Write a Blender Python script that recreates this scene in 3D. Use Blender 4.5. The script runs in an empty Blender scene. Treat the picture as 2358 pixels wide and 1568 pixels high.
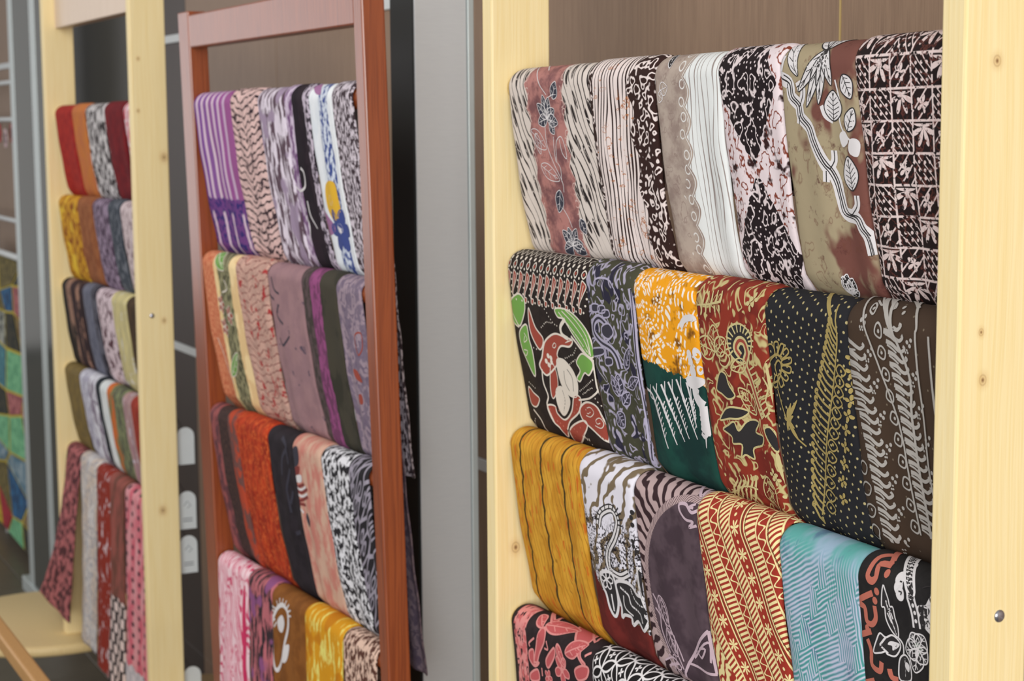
import bpy, bmesh, math, random
from mathutils import Vector, Matrix
from mathutils.geometry import tessellate_polygon

# ---------------------------------------------------------------- camera, world, lights
scn = bpy.context.scene
COL = scn.collection
EYE = 1.70
F_ = Vector((-0.8907, 0.4383, -0.1210)); R_ = Vector((0.4423, 0.8968, -0.0075)); U_ = Vector((-0.1052, 0.0602, 0.9926))
cam_d = bpy.data.cameras.new('camera'); cam = bpy.data.objects.new('camera', cam_d); COL.objects.link(cam)
rm = Matrix((R_, U_, -F_)).transposed()
cam.matrix_world = Matrix.Translation((0, 0, EYE)) @ rm.to_4x4()
cam_d.sensor_width = 36; cam_d.lens = 4134.7/2358*36
cam_d.clip_start = .05; cam_d.clip_end = 60
cam_d.dof.use_dof = True; cam_d.dof.focus_distance = 1.70; cam_d.dof.aperture_fstop = 11.5
scn.camera = cam

world = bpy.data.worlds.new('room_light'); scn.world = world; world.use_nodes = True
bg = world.node_tree.nodes['Background']; bg.inputs[0].default_value = (1, .975, .95, 1); bg.inputs[1].default_value = .42
def area(name, loc, target, sx, sy, power, col=(1, 1, 1)):
    l = bpy.data.lights.new(name, 'AREA'); l.shape = 'RECTANGLE'; l.size = sx; l.size_y = sy; l.energy = power; l.color = col
    o = bpy.data.objects.new(name, l); COL.objects.link(o); o.location = loc
    o.rotation_euler = (Vector(target)-Vector(loc)).to_track_quat('-Z', 'Y').to_euler()
area('shopfront_window_light', (2.6, -1.6, 2.0), (-2.4, 1.0, 1.2), 3.4, 2.2, 235, (1, .985, .96))
area('far_window_light', (-9.2, -1.8, 1.75), (-3.2, 1.0, 1.3), 3.2, 2.0, 24, (.97, .97, 1))
area('ceiling_lamp_light', (-3.4, -1.0, 3.1), (-3.8, 1.1, 1.0), 3.0, 1.2, 34, (1, .97, .92))
scn.view_settings.view_transform = 'Standard'; scn.view_settings.look = 'None'
scn.view_settings.exposure = 0.0; scn.view_settings.gamma = 1.0; scn.view_settings.use_curve_mapping = False
random.seed(7)

# ---------------------------------------------------------------- node helpers
def lin(c):
    return tuple(((x/255)/12.92 if x <= 10 else (((x/255)+.055)/1.055)**2.4) for x in c[:3])+(1,)
class S:
    """wraps a shader socket so that patterns read as arithmetic"""
    def __init__(s, b, k): s.b = b; s.k = k
    def __add__(s, o): return s.b.m('ADD', s, o)
    __radd__ = __add__
    def __sub__(s, o): return s.b.m('SUBTRACT', s, o)
    def __rsub__(s, o): return s.b.m('SUBTRACT', o, s)
    def __mul__(s, o): return s.b.m('MULTIPLY', s, o)
    __rmul__ = __mul__
    def __truediv__(s, o): return s.b.m('DIVIDE', s, o)
class B:
    def __init__(s, name, coord='uv', rough=.8):
        s.mat = bpy.data.materials.new(name); s.mat.use_nodes = True; s.nt = s.mat.node_tree
        s.nt.nodes.clear()
        s.out = s.nt.nodes.new('ShaderNodeOutputMaterial'); s.p = s.nt.nodes.new('ShaderNodeBsdfPrincipled')
        s.nt.links.new(s.p.outputs[0], s.out.inputs[0]); s.p.inputs['Roughness'].default_value = rough
        if coord == 'uv':
            n = s.nt.nodes.new('ShaderNodeUVMap'); o = n.outputs[0]
        else:
            n = s.nt.nodes.new('ShaderNodeTexCoord'); o = n.outputs['Object']
        x = s.nt.nodes.new('ShaderNodeSeparateXYZ'); s.nt.links.new(o, x.inputs[0])
        k = 1000
        s.U = S(s, x.outputs[0])*k; s.V = S(s, x.outputs[1])*k; s.W = S(s, x.outputs[2])*k      # millimetres
    def put(s, sock, v):
        if isinstance(v, S): s.nt.links.new(v.k, sock)
        elif isinstance(v, (tuple, list)): sock.default_value = v
        else: sock.default_value = v
    def m(s, op, a, b=None, c=None):
        n = s.nt.nodes.new('ShaderNodeMath'); n.operation = op
        s.put(n.inputs[0], a)
        if b is not None: s.put(n.inputs[1], b)
        if c is not None: s.put(n.inputs[2], c)
        return S(s, n.outputs[0])
    def sin(s, a): return s.m('SINE', a)
    def abs(s, a): return s.m('ABSOLUTE', a)
    def fr(s, a): return s.m('FRACT', a)
    def fl(s, a): return s.m('FLOOR', a)
    def mn(s, a, b): return s.m('MINIMUM', a, b)
    def mx(s, a, b): return s.m('MAXIMUM', a, b)
    def sm(s, x, lo, hi):
        n = s.nt.nodes.new('ShaderNodeMapRange'); n.interpolation_type = 'SMOOTHSTEP'
        s.put(n.inputs[0], x)
        if lo <= hi: n.inputs[1].default_value = lo; n.inputs[2].default_value = hi; n.inputs[3].default_value = 0; n.inputs[4].default_value = 1
        else: n.inputs[1].default_value = hi; n.inputs[2].default_value = lo; n.inputs[3].default_value = 1; n.inputs[4].default_value = 0
        return S(s, n.outputs[0])
    def less(s, x, e, soft=.4): return s.sm(x, e+soft, e-soft)
    def vec(s, x, y, z=0):
        n = s.nt.nodes.new('ShaderNodeCombineXYZ'); s.put(n.inputs[0], x); s.put(n.inputs[1], y); s.put(n.inputs[2], z); return S(s, n.outputs[0])
    def noise(s, x, y, size, detail=2, rough=.5, z=0):
        """noise with features of about `size` mm"""
        n = s.nt.nodes.new('ShaderNodeTexNoise'); s.put(n.inputs['Vector'], s.vec(x, y, z)); n.inputs['Scale'].default_value = 1/size
        n.inputs['Detail'].default_value = detail; n.inputs['Roughness'].default_value = rough; return S(s, n.outputs[0])
    def vor(s, x, y, size, feat='F1', rand=1):
        n = s.nt.nodes.new('ShaderNodeTexVoronoi'); n.voronoi_dimensions = '2D'; n.feature = feat
        s.put(n.inputs['Vector'], s.vec(x, y)); n.inputs['Scale'].default_value = 1/size; n.inputs['Randomness'].default_value = rand
        return S(s, n.outputs['Distance'])*size
    def vorc(s, x, y, size, rand=1):
        n = s.nt.nodes.new('ShaderNodeTexVoronoi'); n.voronoi_dimensions = '2D'
        s.put(n.inputs['Vector'], s.vec(x, y)); n.inputs['Scale'].default_value = 1/size; n.inputs['Randomness'].default_value = rand
        x = s.nt.nodes.new('ShaderNodeSeparateXYZ'); s.nt.links.new(n.outputs['Color'], x.inputs[0]); return S(s, x.outputs[0])
    def mix(s, f, a, b):
        n = s.nt.nodes.new('ShaderNodeMix'); n.data_type = 'RGBA'
        s.put(n.inputs[0], f)
        s.put(n.inputs[6], lin(a) if isinstance(a, tuple) else a); s.put(n.inputs[7], lin(b) if isinstance(b, tuple) else b)
        return S(s, n.outputs[2])
    # pattern pieces, all return a 0..1 mask
    def lines(s, t, period, w, soft=.35):
        return s.less(s.abs(s.fr(t/period)-.5)*period, w/2, soft)
    def contour(s, x, y, size, n, w, detail=1):
        """level lines of a noise: curly drawn strokes"""
        return s.less(s.abs(s.fr(s.noise(x, y, size, detail)*n)-.5), w, .07)
    def edges(s, x, y, size, w, soft=.4): return s.less(s.vor(x, y, size, 'DISTANCE_TO_EDGE'), w, soft)
    def dots(s, x, y, size, r, rand=1, soft=.35): return s.less(s.vor(x, y, size, 'F1', rand), r, soft)
    def cell(s, x, y, px, py): return (s.fr(x/px)-.5)*px, (s.fr(y/py)-.5)*py
    def petals(s, x, y, r, n, rot=0):
        a = s.m('ARCTAN2', y, x); d = s.m('SQRT', x*x+y*y)
        return s.less(d-s.abs(s.m('COSINE', (a+rot)*(n/2)))*r, 0, .4)
    def rot(s, x, y, deg):
        c, n = math.cos(math.radians(deg)), math.sin(math.radians(deg)); return x*c+y*n, y*c-x*n
    def done(s, col, rough=None, bump=None, sheen=0, spec=None):
        if spec is not None: s.p.inputs['Specular IOR Level'].default_value = spec
        s.put(s.p.inputs['Base Color'], lin(col) if isinstance(col, tuple) else col)
        if rough is not None: s.put(s.p.inputs['Roughness'], rough)
        if sheen: s.p.inputs['Sheen Weight'].default_value = sheen
        if bump is not None:
            n = s.nt.nodes.new('ShaderNodeBump'); n.inputs['Strength'].default_value = .25; n.inputs['Distance'].default_value = .001
            s.put(n.inputs['Height'], bump); s.nt.links.new(n.outputs[0], s.p.inputs['Normal'])
        return s.mat
_flat = {}
def flat(c, rough=.8, metal=0):
    k = (c, rough, metal)
    if k not in _flat:
        b = B('plain_%d_%d_%d' % c, 'obj', rough); n = b.noise(b.U, b.V, 40, 3, .6, b.W)
        b.p.inputs['Metallic'].default_value = metal
        _flat[k] = b.done(b.mix(n*.35, c, tuple(int(x*.8) for x in c)))
    return _flat[k]

# ---------------------------------------------------------------- object helpers
def tag(o, label=None, cat=None, group=None, kind=None):
    if label: o['label'] = label
    if cat: o['category'] = cat
    if group: o['group'] = group
    if kind: o['kind'] = kind
    return o
def link(name, me, mat=None, parent=None, loc=None):
    o = bpy.data.objects.new(name, me); COL.objects.link(o)
    if mat: me.materials.append(mat)
    if parent: o.parent = parent
    if loc: o.location = loc
    return o
def empty(name, loc):
    o = bpy.data.objects.new(name, None); COL.objects.link(o); o.location = loc; o.empty_display_size = .05; return o
def mesh(name, verts, faces, smooth=False):
    me = bpy.data.meshes.new(name); me.from_pydata(verts, [], faces); me.update()
    if smooth:
        for p in me.polygons: p.use_smooth = True
    return me
def box_me(name, lo, hi, bev=.002, seg=2, shear=0, z0=0):
    bm = bmesh.new(); bmesh.ops.create_cube(bm, size=1)
    for v in bm.verts: v.co = Vector([(lo[i]+hi[i])/2+v.co[i]*(hi[i]-lo[i]) for i in range(3)])
    if bev: bmesh.ops.bevel(bm, geom=bm.edges[:], offset=bev, segments=seg, affect='EDGES', profile=.5)
    for v in bm.verts: v.co.y += shear*(v.co.z-z0)
    me = bpy.data.meshes.new(name); bm.to_mesh(me); bm.free(); return me
def tube_me(name, pts, r, n=12, cap=True):
    """round bar through points; r is a number or a list"""
    vs, fs = [], []; P = [Vector(p) for p in pts]
    for i, p in enumerate(P):
        t = (P[min(i+1, len(P)-1)]-P[max(i-1, 0)]).normalized(); a = Vector((0, 0, 1)) if abs(t.z) < .9 else Vector((1, 0, 0))
        x = t.cross(a).normalized(); y = t.cross(x); rr = r[i] if isinstance(r, (list, tuple)) else r
        for k in range(n): vs.append(p+x*rr*math.cos(2*math.pi*k/n)+y*rr*math.sin(2*math.pi*k/n))
    for i in range(len(P)-1):
        for k in range(n): fs.append((i*n+k, i*n+(k+1) % n, (i+1)*n+(k+1) % n, (i+1)*n+k))
    if cap: fs += [tuple(range(n))[::-1], tuple((len(P)-1)*n+k for k in range(n))]
    me = mesh(name, vs, fs, True); return me
def disc_me(name, r, z0, z1, bev=.008, n=48):
    prof = [(0, z0), (r-bev, z0), (r-bev*.3, z0+bev*.3), (r, z0+bev), (r, z1-bev), (r-bev*.3, z1-bev*.3), (r-bev, z1), (0, z1)]
    vs, fs = [], []
    for (q, z) in prof:
        for k in range(n): vs.append((q*math.cos(2*math.pi*k/n), q*math.sin(2*math.pi*k/n), z))
    for i in range(len(prof)-1):
        for k in range(n): fs.append((i*n+k, i*n+(k+1) % n, (i+1)*n+(k+1) % n, (i+1)*n+k))
    me = mesh(name, vs, fs, True)
    bm = bmesh.new(); bm.from_mesh(me); bmesh.ops.remove_doubles(bm, verts=bm.verts, dist=1e-6); bm.to_mesh(me); bm.free(); return me

#GEO-BEGIN  (pure python: where the cloths hang)
RAD = .019      # fold radius over a rail, without the cloth's own thickness
TH = .004       # padding of the folded layers
RACK_Y = {'R': lambda z: .9765, 'M': lambda z: .9765-.0255*(z-EYE+.35), 'L': lambda z: 1.0252}
# row: crest height (relative to the eye) at the left and right end, x of the cloth edges
ROWS = {
 'R1': (.063, .070, [-1.948, -1.748, -1.608, -1.485, -1.383, -1.269, -1.152]),
 'R2': (-.153, -.158, [-1.955, -1.754, -1.650, -1.524, -1.404, -1.276, -1.152]),
 'R3': (-.370, -.380, [-1.952, -1.770, -1.650, -1.520, -1.377, -1.253, -1.150]),
 'R4': (-.594, -.594, [-1.952, -1.743, -1.555]),
 'M1': (.057, .059, [-3.238, -3.013, -2.866, -2.731, -2.621, -2.516, -2.437]),
 'M2': (-.232, -.225, [-3.238, -3.030, -2.859, -2.691, -2.535, -2.437]),
 'M3': (-.518, -.500, [-3.238, -3.076, -2.901, -2.768, -2.638, -2.514, -2.437]),
 'M4': (-.803, -.779, [-3.238, -3.050, -2.919, -2.749, -2.574, -2.437]),
 'L1': (.0500, .0510, [-4.694, -4.490, -4.355, -4.159, -3.986, -3.885]),
 'L2': (-.178, -.169, [-4.690, -4.470, -4.314, -4.159, -4.049, -3.885]),
 'L3': (-.392, -.384, [-4.690, -4.447, -4.310, -4.155, -4.017, -3.885]),
 'L4': (-.613, -.613, [-4.690, -4.522, -4.307, -4.233, -4.086, -4.006, -3.885]),
 'L5': (-.826, -.830, [-4.700, -4.539, -4.368, -4.235, -4.093, -3.885]),
}
def sstep(x): x = max(0., min(1., x)); return x*x*(3-2*x)
class Drape:
    """a folded cloth over a rail; S(u, v, h) gives a point: u across (m), v along the cloth from the crest (m, front positive), h off the surface"""
    def __init__(s, row, i, front=None, back=.15, t0=.09, t1=.20, tb=.04, dx=0., lift=0., fold=.0015, seed=1, over=.003, flare=0.):
        zl, zr, xs = ROWS[row]; k = row[0]; nxt = k+str(int(row[1])+1); wc = 9.
        if front is None:                                   # tucked behind the rail below
            wc = (zl+zr)/2-(ROWS[nxt][0]+ROWS[nxt][1])/2-RAD-TH+.002; front = math.pi*RAD/2+wc+.05
        s.x0 = xs[i]-over*.5; s.W = xs[i+1]-xs[i]+over
        f = ((xs[i]+xs[i+1])/2-xs[0])/(xs[-1]-xs[0]); s.zl, s.zr, s.xa, s.xb = zl, zr, xs[0], xs[-1]
        s.zc = EYE+zl+(zr-zl)*f-RAD-TH+lift; s.y0 = RACK_Y[k](s.zc)
        s.R = RAD+lift; s.Lf = front; s.Lb = back; s.dx = dx; s.flare = flare; s.fold = fold
        r = random.Random(seed*131+7); s.ph = [r.uniform(0, 6.28) for _ in range(6)]; s.T = TH
        s.slope = (zr-zl)/(xs[-1]-xs[0])
        # integrate the profile
        st = .002; a = math.pi*s.R/2; s.st = st
        fr = [(-s.R, 0.)]; n = int((front-a)/st)+3
        for q in range(n):
            w = q*st
            t = t0+(t1-t0)*sstep(w/min(wc, front)) if w < wc-.012 else (.66 if w < wc+.022 else .05)
            y, z = fr[-1]; fr.append((y+math.sin(t)*st, z-math.cos(t)*st))
        bk = [(s.R, 0.)]; n = int((back-a)/st)+3
        for q in range(n):
            t = tb*sstep(q*st/.06); y, z = bk[-1]; bk.append((y+math.sin(t)*st, z-math.cos(t)*st))
        s.fr, s.bk, s.a = fr, bk, a
    def path(s, v):
        if abs(v) <= s.a:
            q = v/s.R; return (-s.R*math.sin(q), s.R*math.cos(q)), (-math.sin(q), math.cos(q))
        L = s.fr if v > 0 else s.bk
        q = (abs(v)-s.a)/s.st; j = min(int(q), len(L)-2); f = q-j
        (y0, z0), (y1, z1) = L[j], L[j+1]; dy, dz = (y1-y0)/s.st, (z1-z0)/s.st
        return (y0+(y1-y0)*f, z0+(z1-z0)*f), ((dz, -dy) if v > 0 else (-dz, dy))
    def S(s, u, v, h=0., outer=True):
        (y, z), (ny, nz) = s.path(v); g = sstep((abs(v)-.02)/.12)
        q = 2*u/s.W-1
        th = h+(s.T*(1-abs(q)**16) if outer else 0.)
        rip = s.fold*g*(math.sin(6.28*1.5*u/s.W+s.ph[0]+v*4)+.6*math.sin(6.28*2.6*u/s.W+s.ph[1]-v*7))
        rip += .0007*math.sin(v*60+s.ph[2]+u*25)*g
        th += rip
        x = s.x0+s.W-(s.W-u)*(1+s.flare*(max(0., v)/s.Lf)**2.5)+s.dx*(max(0., v)/s.Lf)**1.6+.0015*math.sin(v*17+s.ph[3])
        return (x, s.y0+y+ny*th, s.zc+z+nz*th+s.slope*(u-s.W/2))
#GEO-END

# ---------------------------------------------------------------- materials of the place
def wood(name, c0, c1, knots=(), rough=.55, grain=1., coat=0):
    """sawn timber, grain along local z; knots are (y, z) in metres"""
    b = B(name, 'obj', rough)
    w = b.noise(b.V*.02, b.W*.004, 1, 2, .5, b.U*.02)*14
    g = b.noise((b.V+w)*.35*grain, b.W*.006, 1, 3, .6, b.U*.3)
    f = b.noise((b.V+b.U)*1.6, b.W*.02, 1, 2, .5)
    t = b.sm(g, .35, .7)*.75+f*.25
    col = b.mix(t, c0, c1)
    for (ky, kz, kr) in knots:
        dy = b.V-ky*1000; dz = (b.W-kz*1000)*.8; d = b.m('SQRT', dy*dy+dz*dz)
        col = b.mix(b.less(d, kr*.7, kr*.9)*.5, col, (196, 146, 78))
        col = b.mix(b.less(d, kr*.22, kr*.2)*.85, col, (110, 66, 30)); col = b.mix(b.less(b.abs(d-kr*.55), kr*.08, kr*.12)*.35, col, (130, 84, 40))
    if coat: b.p.inputs['Coat Weight'].default_value = coat; b.p.inputs['Coat Roughness'].default_value = .25
    return b.done(col, bump=g)
PINE0, PINE1 = (243, 224, 174), (236, 212, 152)
def M_pine(knots=()): return wood('pale_pine', PINE0, PINE1, knots)
M_red = wood('red_brown_varnish', (156, 78, 38), (122, 56, 28), (), .32, .8, .45)
def m_panel(name, a, c, seed):
    b = B(name, 'obj', .5)
    g = b.noise(b.U*.9, b.W*.012, 1, 3, .6, seed); h = b.noise(b.U*.25, b.W*.004, 1, 2, .5, seed+3)
    return b.done(b.mix(b.sm(g*.65+h*.35, .3, .7), a, c))
M_panels = [m_panel('brown_woodgrain_panel', (158, 130, 106), (126, 100, 80), q) for q in (1, 9, 17)]
M_dark = m_panel('charcoal_panel', (82, 80, 74), (64, 62, 57), 4)
M_dkbrown = m_panel('dark_brown_panel', (70, 54, 45), (48, 37, 32), 6)
M_white = flat((225, 230, 232), .5)
M_black = flat((24, 26, 26), .6)
b = B('brushed_aluminium', 'obj', .35); g = b.noise(b.U*.05, b.W*1.2, 1, 2, .5, b.V*.05); b.p.inputs['Metallic'].default_value = .35
M_alu = b.done(b.mix(g, (226, 230, 232), (214, 218, 222)), rough=b.m('MULTIPLY_ADD', g, .12, .30))
M_aluw = flat((205, 214, 214), .4, .3)
b = B('smoked_glass', 'obj', .15); M_glass = b.done((62, 66, 62))
M_steel = flat((190, 190, 200), .22, .9)
b = B('grey_floor_tile', 'obj', .42); n = b.noise(b.U, b.V, 90, 4, .6); M_tile = b.done(b.mix(n, (104, 95, 80), (82, 74, 62)))
M_grout = flat((50, 46, 40), .8)
M_frost = None

# ---------------------------------------------------------------- floor and wall
WY = 1.45
fl = tag(link('floor', box_me('floor', (-14, -4, -.06), (4, 2.2, -.004), 0), M_grout), kind='structure')
tx, ty = .6, .6
tile = box_me('tile', (-.2985, -.2985, -.010), (.2985, .2985, 0), .0015, 1); tile.materials.append(M_tile)
for i in range(-22, -4):
    for j in range(-1, 3):
        o = bpy.data.objects.new('tile', tile); COL.objects.link(o); o.parent = fl; o.location = (i*tx+.3-.05, .65+j*ty-.3+.0, 0)
wall = tag(link('wall_back', box_me('wall_back', (-14, WY+.012, 0), (4, WY+.10, 2.9), 0), M_dkbrown), kind='structure')
zj = [0, .14, EYE-.655, EYE+.245, 2.9]
xj = [-14, -12.6, -11.2, -9.8, -8.4, -7.0, -6.35, -5.02, -4.24, -3.6, -2.95, -1.96, -1.1, -.2, .8, 2.0, 4.0]
for a in range(len(xj)-1):
    for k in range(len(zj)-1):
        xm = (xj[a]+xj[a+1])/2
        m = M_dkbrown if -6.4 < xm < -5.0 else (M_panels[(a*2+k) % 3])
        z1 = zj[k+1]-(.012 if k else .0)
        link('panel', box_me('panel', (xj[a]+.0012, WY, zj[k]+(.012 if k > 1 else 0)), (xj[a+1]-.0012, WY+.011, z1), .001, 1), m, wall)
for n, k in enumerate((2, 3)):
    tag(link('trim_%d' % (n+1), box_me('trim', (-14, WY-.004, zj[k]-.0115), (4, WY+.0119, zj[k]+.0115), .001, 1), M_white), kind='structure')
b = B('brass_joint', 'obj', .4); M_brass = b.done((196, 170, 110))
tag(link('trim_3', box_me('trim', (-1.9612, WY-.001, 0), (-1.9588, WY+.0119, 2.9), 0), M_brass), kind='structure')

bd = tag(empty('display_board', (-6.0, 1.432, 0)), 'charcoal black display board behind the pine rack that stands on stools', 'board')
link('panel', box_me('panel', (-.45, -.006, 0), (.45, .008, 2.9), .002, 1), M_dark, bd)

# grey metal pillar, clad on the side that faces along the wall, black on its front
pil = tag(empty('pillar', (-2.62, 1.15, 0)), 'grey brushed metal pillar with a black front behind the red-brown rack', 'pillar')
link('core', box_me('core', (-.045, -.05, 0), (.046, .050, 2.9), .002, 1), M_black, pil)
link('cladding', box_me('cladding', (.0465, -.048, 0), (.0500, .040, 2.9), .001, 1), M_alu, pil)
link('edge_strip', box_me('edge_strip', (.0465, .0405, 0), (.0530, .0515, 2.9), .0015, 2), M_aluw, pil)

# aluminium window partition at the far end
win = tag(link('window_1', box_me('sill', (-6.62, 1.232, 0), (-5.93, 1.268, .05), .002, 1), M_aluw), kind='structure')
for (xa, xb) in ((-6.50, -6.43), (-6.135, -6.055)):
    link('mullion', box_me('mullion', (xa, 1.238, .05), (xb, 1.262, 2.9), .003, 2), M_aluw, win)
for (xa, xb) in ((-6.43, -6.135), (-6.055, -5.94)):
    link('pane', box_me('pane', (xa, 1.240, .05), (xb, 1.250, 2.9), 0), M_glass, win)

# ---------------------------------------------------------------- racks
def make_rack(label, xi0, xi1, xo0, xo1, yf, yb, mats, rows, ztop, mrail, shear=0., group=None, beam=None, mbeam=None, screws=(), zbase=0.):
    yc = (yf+yb)/2; k = rows[0][0]
    root = tag(empty('cloth_rack', ((xo0+xo1)/2, yc, 0)), label, 'rack', group)
    ox, oy = root.location.x, root.location.y; zs = EYE
    for j, (a, c) in enumerate(((xo0, xi0), (xi1, xo1))):
        me = box_me('side_post', (a-ox, yf-oy, zbase), (c-ox, yb-oy, ztop), .0025, 2, shear, zs)
        link('side_post', me, mats[j], root)
    for r in rows:
        zl, zr, xs = ROWS[r]; y = RACK_Y[k](EYE+(zl+zr)/2-RAD-TH)-oy
        sl = (zr-zl)/(xs[-1]-xs[0])
        pts = [(x-ox, y, EYE+zl-RAD-TH+sl*(x-xs[0])) for x in (xi0-.008, xi1+.008)]
        link('rail', tube_me('rail', pts, .0165, 16), mrail, root)
    if beam:
        z0, z1, by0, by1 = beam
        link('top_beam', box_me('top_beam', (xi0-ox-.0005, by0-oy, z0), (xi1-ox+.0005, by1-oy, z1), .003, 2, shear, zs), mbeam or mrail, root)
    for (x, y, z) in screws:
        bm = bmesh.new(); bmesh.ops.create_uvsphere(bm, u_segments=16, v_segments=8, radius=.0055)
        for v in bm.verts: v.co = Vector((v.co.x*.45, v.co.y, v.co.z))+Vector((x-ox, y-oy, z))
        me = bpy.data.meshes.new('screw'); bm.to_mesh(me); bm.free()
        for p in me.polygons: p.use_smooth = True
        link('screw', me, M_steel, root)
    return root
make_rack('pale pine rack holding the large bright batik cloths beside the metal pillar', -1.9593, -1.1383, -1.986, -1.1095, .940, 1.0183,
          [M_pine([(.967-.979, EYE-.5253, 9)]), M_pine([(-.007, EYE+.0445, 6), (-.0165, EYE-.1694, 4), (-.0137, EYE-.2081, 6)])],
          ['R1', 'R2', 'R3', 'R4'], 2.12, M_pine(), group='pine cloth racks', beam=(2.02, 2.10, .958, .985), screws=[(-1.1095, .9888, EYE-.4049)])
make_rack('red-brown varnished wooden rack with a top beam between the two pine racks', -3.2453, -2.4189, -3.3109, -2.3855, .9465, .982, [M_red, M_red],
          ['M1', 'M2', 'M3', 'M4'], EYE+.205, M_red, shear=-.0255, beam=(EYE+.138, EYE+.198, .9475, .975))
make_rack('pale pine rack with a top beam standing on two round stools', -4.7107, -3.8693, -4.745, -3.8400, .9865, 1.0632,
          [M_pine(), M_pine([(-.022, EYE+.1397, 5), (-.0255, EYE+.0291, 5), (.028, EYE-.071, 11), (.017, EYE-.4263, 7), (.001, EYE-.8478, 11)])],
          ['L1', 'L2', 'L3', 'L4', 'L5'], 2.12, M_pine(), group='pine cloth racks', beam=(EYE+.246, EYE+.36, 1.0161, 1.050), mbeam=wood('sheen_tinted_pine', (224, 202, 182), (212, 188, 166), (), .4), zbase=.35, screws=[(-3.8400, 1.0153, EYE-.4143)])  # top beam: pale pine with its pinkish reflected sheen put into the colour

# ---------------------------------------------------------------- cloths
def cloth_mesh(d, name='cloth', nu=33, dv=.005):
    us = [(.5-.5*math.cos(math.pi*i/(nu-1)))*.5+.5*i/(nu-1) for i in range(nu)]
    vs = []; v = -d.Lb
    while v < d.Lf:
        vs.append(v); v += .0025 if abs(v) < .036 else dv
    vs.append(d.Lf)
    V, UV, Fc = [], [], []; nv = len(vs)
    for outer in (True, False):
        for v in vs:
            for q in us:
                u = q*d.W; V.append(d.S(u, v, 0, outer)); UV.append((u, v))
    off = nv*nu
    for j in range(nv-1):
        for i in range(nu-1):
            a = j*nu+i; Fc.append((a, a+1, a+nu+1, a+nu)); a += off; Fc.append((a, a+nu, a+nu+1, a+1))
    for i in range(nu-1):
        Fc.append((i+1, i, off+i, off+i+1)); a = (nv-1)*nu+i; Fc.append((a, a+1, off+a+1, off+a))
    for j in range(nv-1):
        a = j*nu; Fc.append((a, a+nu, off+a+nu, off+a)); a += nu-1; Fc.append((a+nu, a, off+a, off+a+nu))
    o = Vector(V[(nv//2)*nu]); o = Vector((d.x0+d.W/2, d.y0, d.zc))
    me = mesh(name, [Vector(q)-o for q in V], Fc, True)
    uvl = me.uv_layers.new(name='UVMap')
    for lp in me.loops: uvl.data[lp.index].uv = UV[lp.vertex_index]
    me.update(); return me, o
CLOTH = {}
def cloth(key, mat, label, group=None, **kw):
    row, i = key[:2], int(key[2])-1
    kw.setdefault('seed', sum(map(ord, key))*7); kw.setdefault('lift', (.0012 if i % 2 else 0.))
    d = Drape(row, i, **kw); me, o = cloth_mesh(d, 'cloth', *((15, .009) if key[0] == 'L' else (33, .005)))
    ob = tag(link('batik_cloth', me, mat, None, o), label, 'cloth', group or {'R': 'batik cloths on the pine rack by the pillar', 'M': 'batik cloths on the red-brown rack', 'L': 'batik cloths on the pine rack standing on stools'}[key[0]])
    CLOTH[key] = (d, ob, o); return ob

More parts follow.
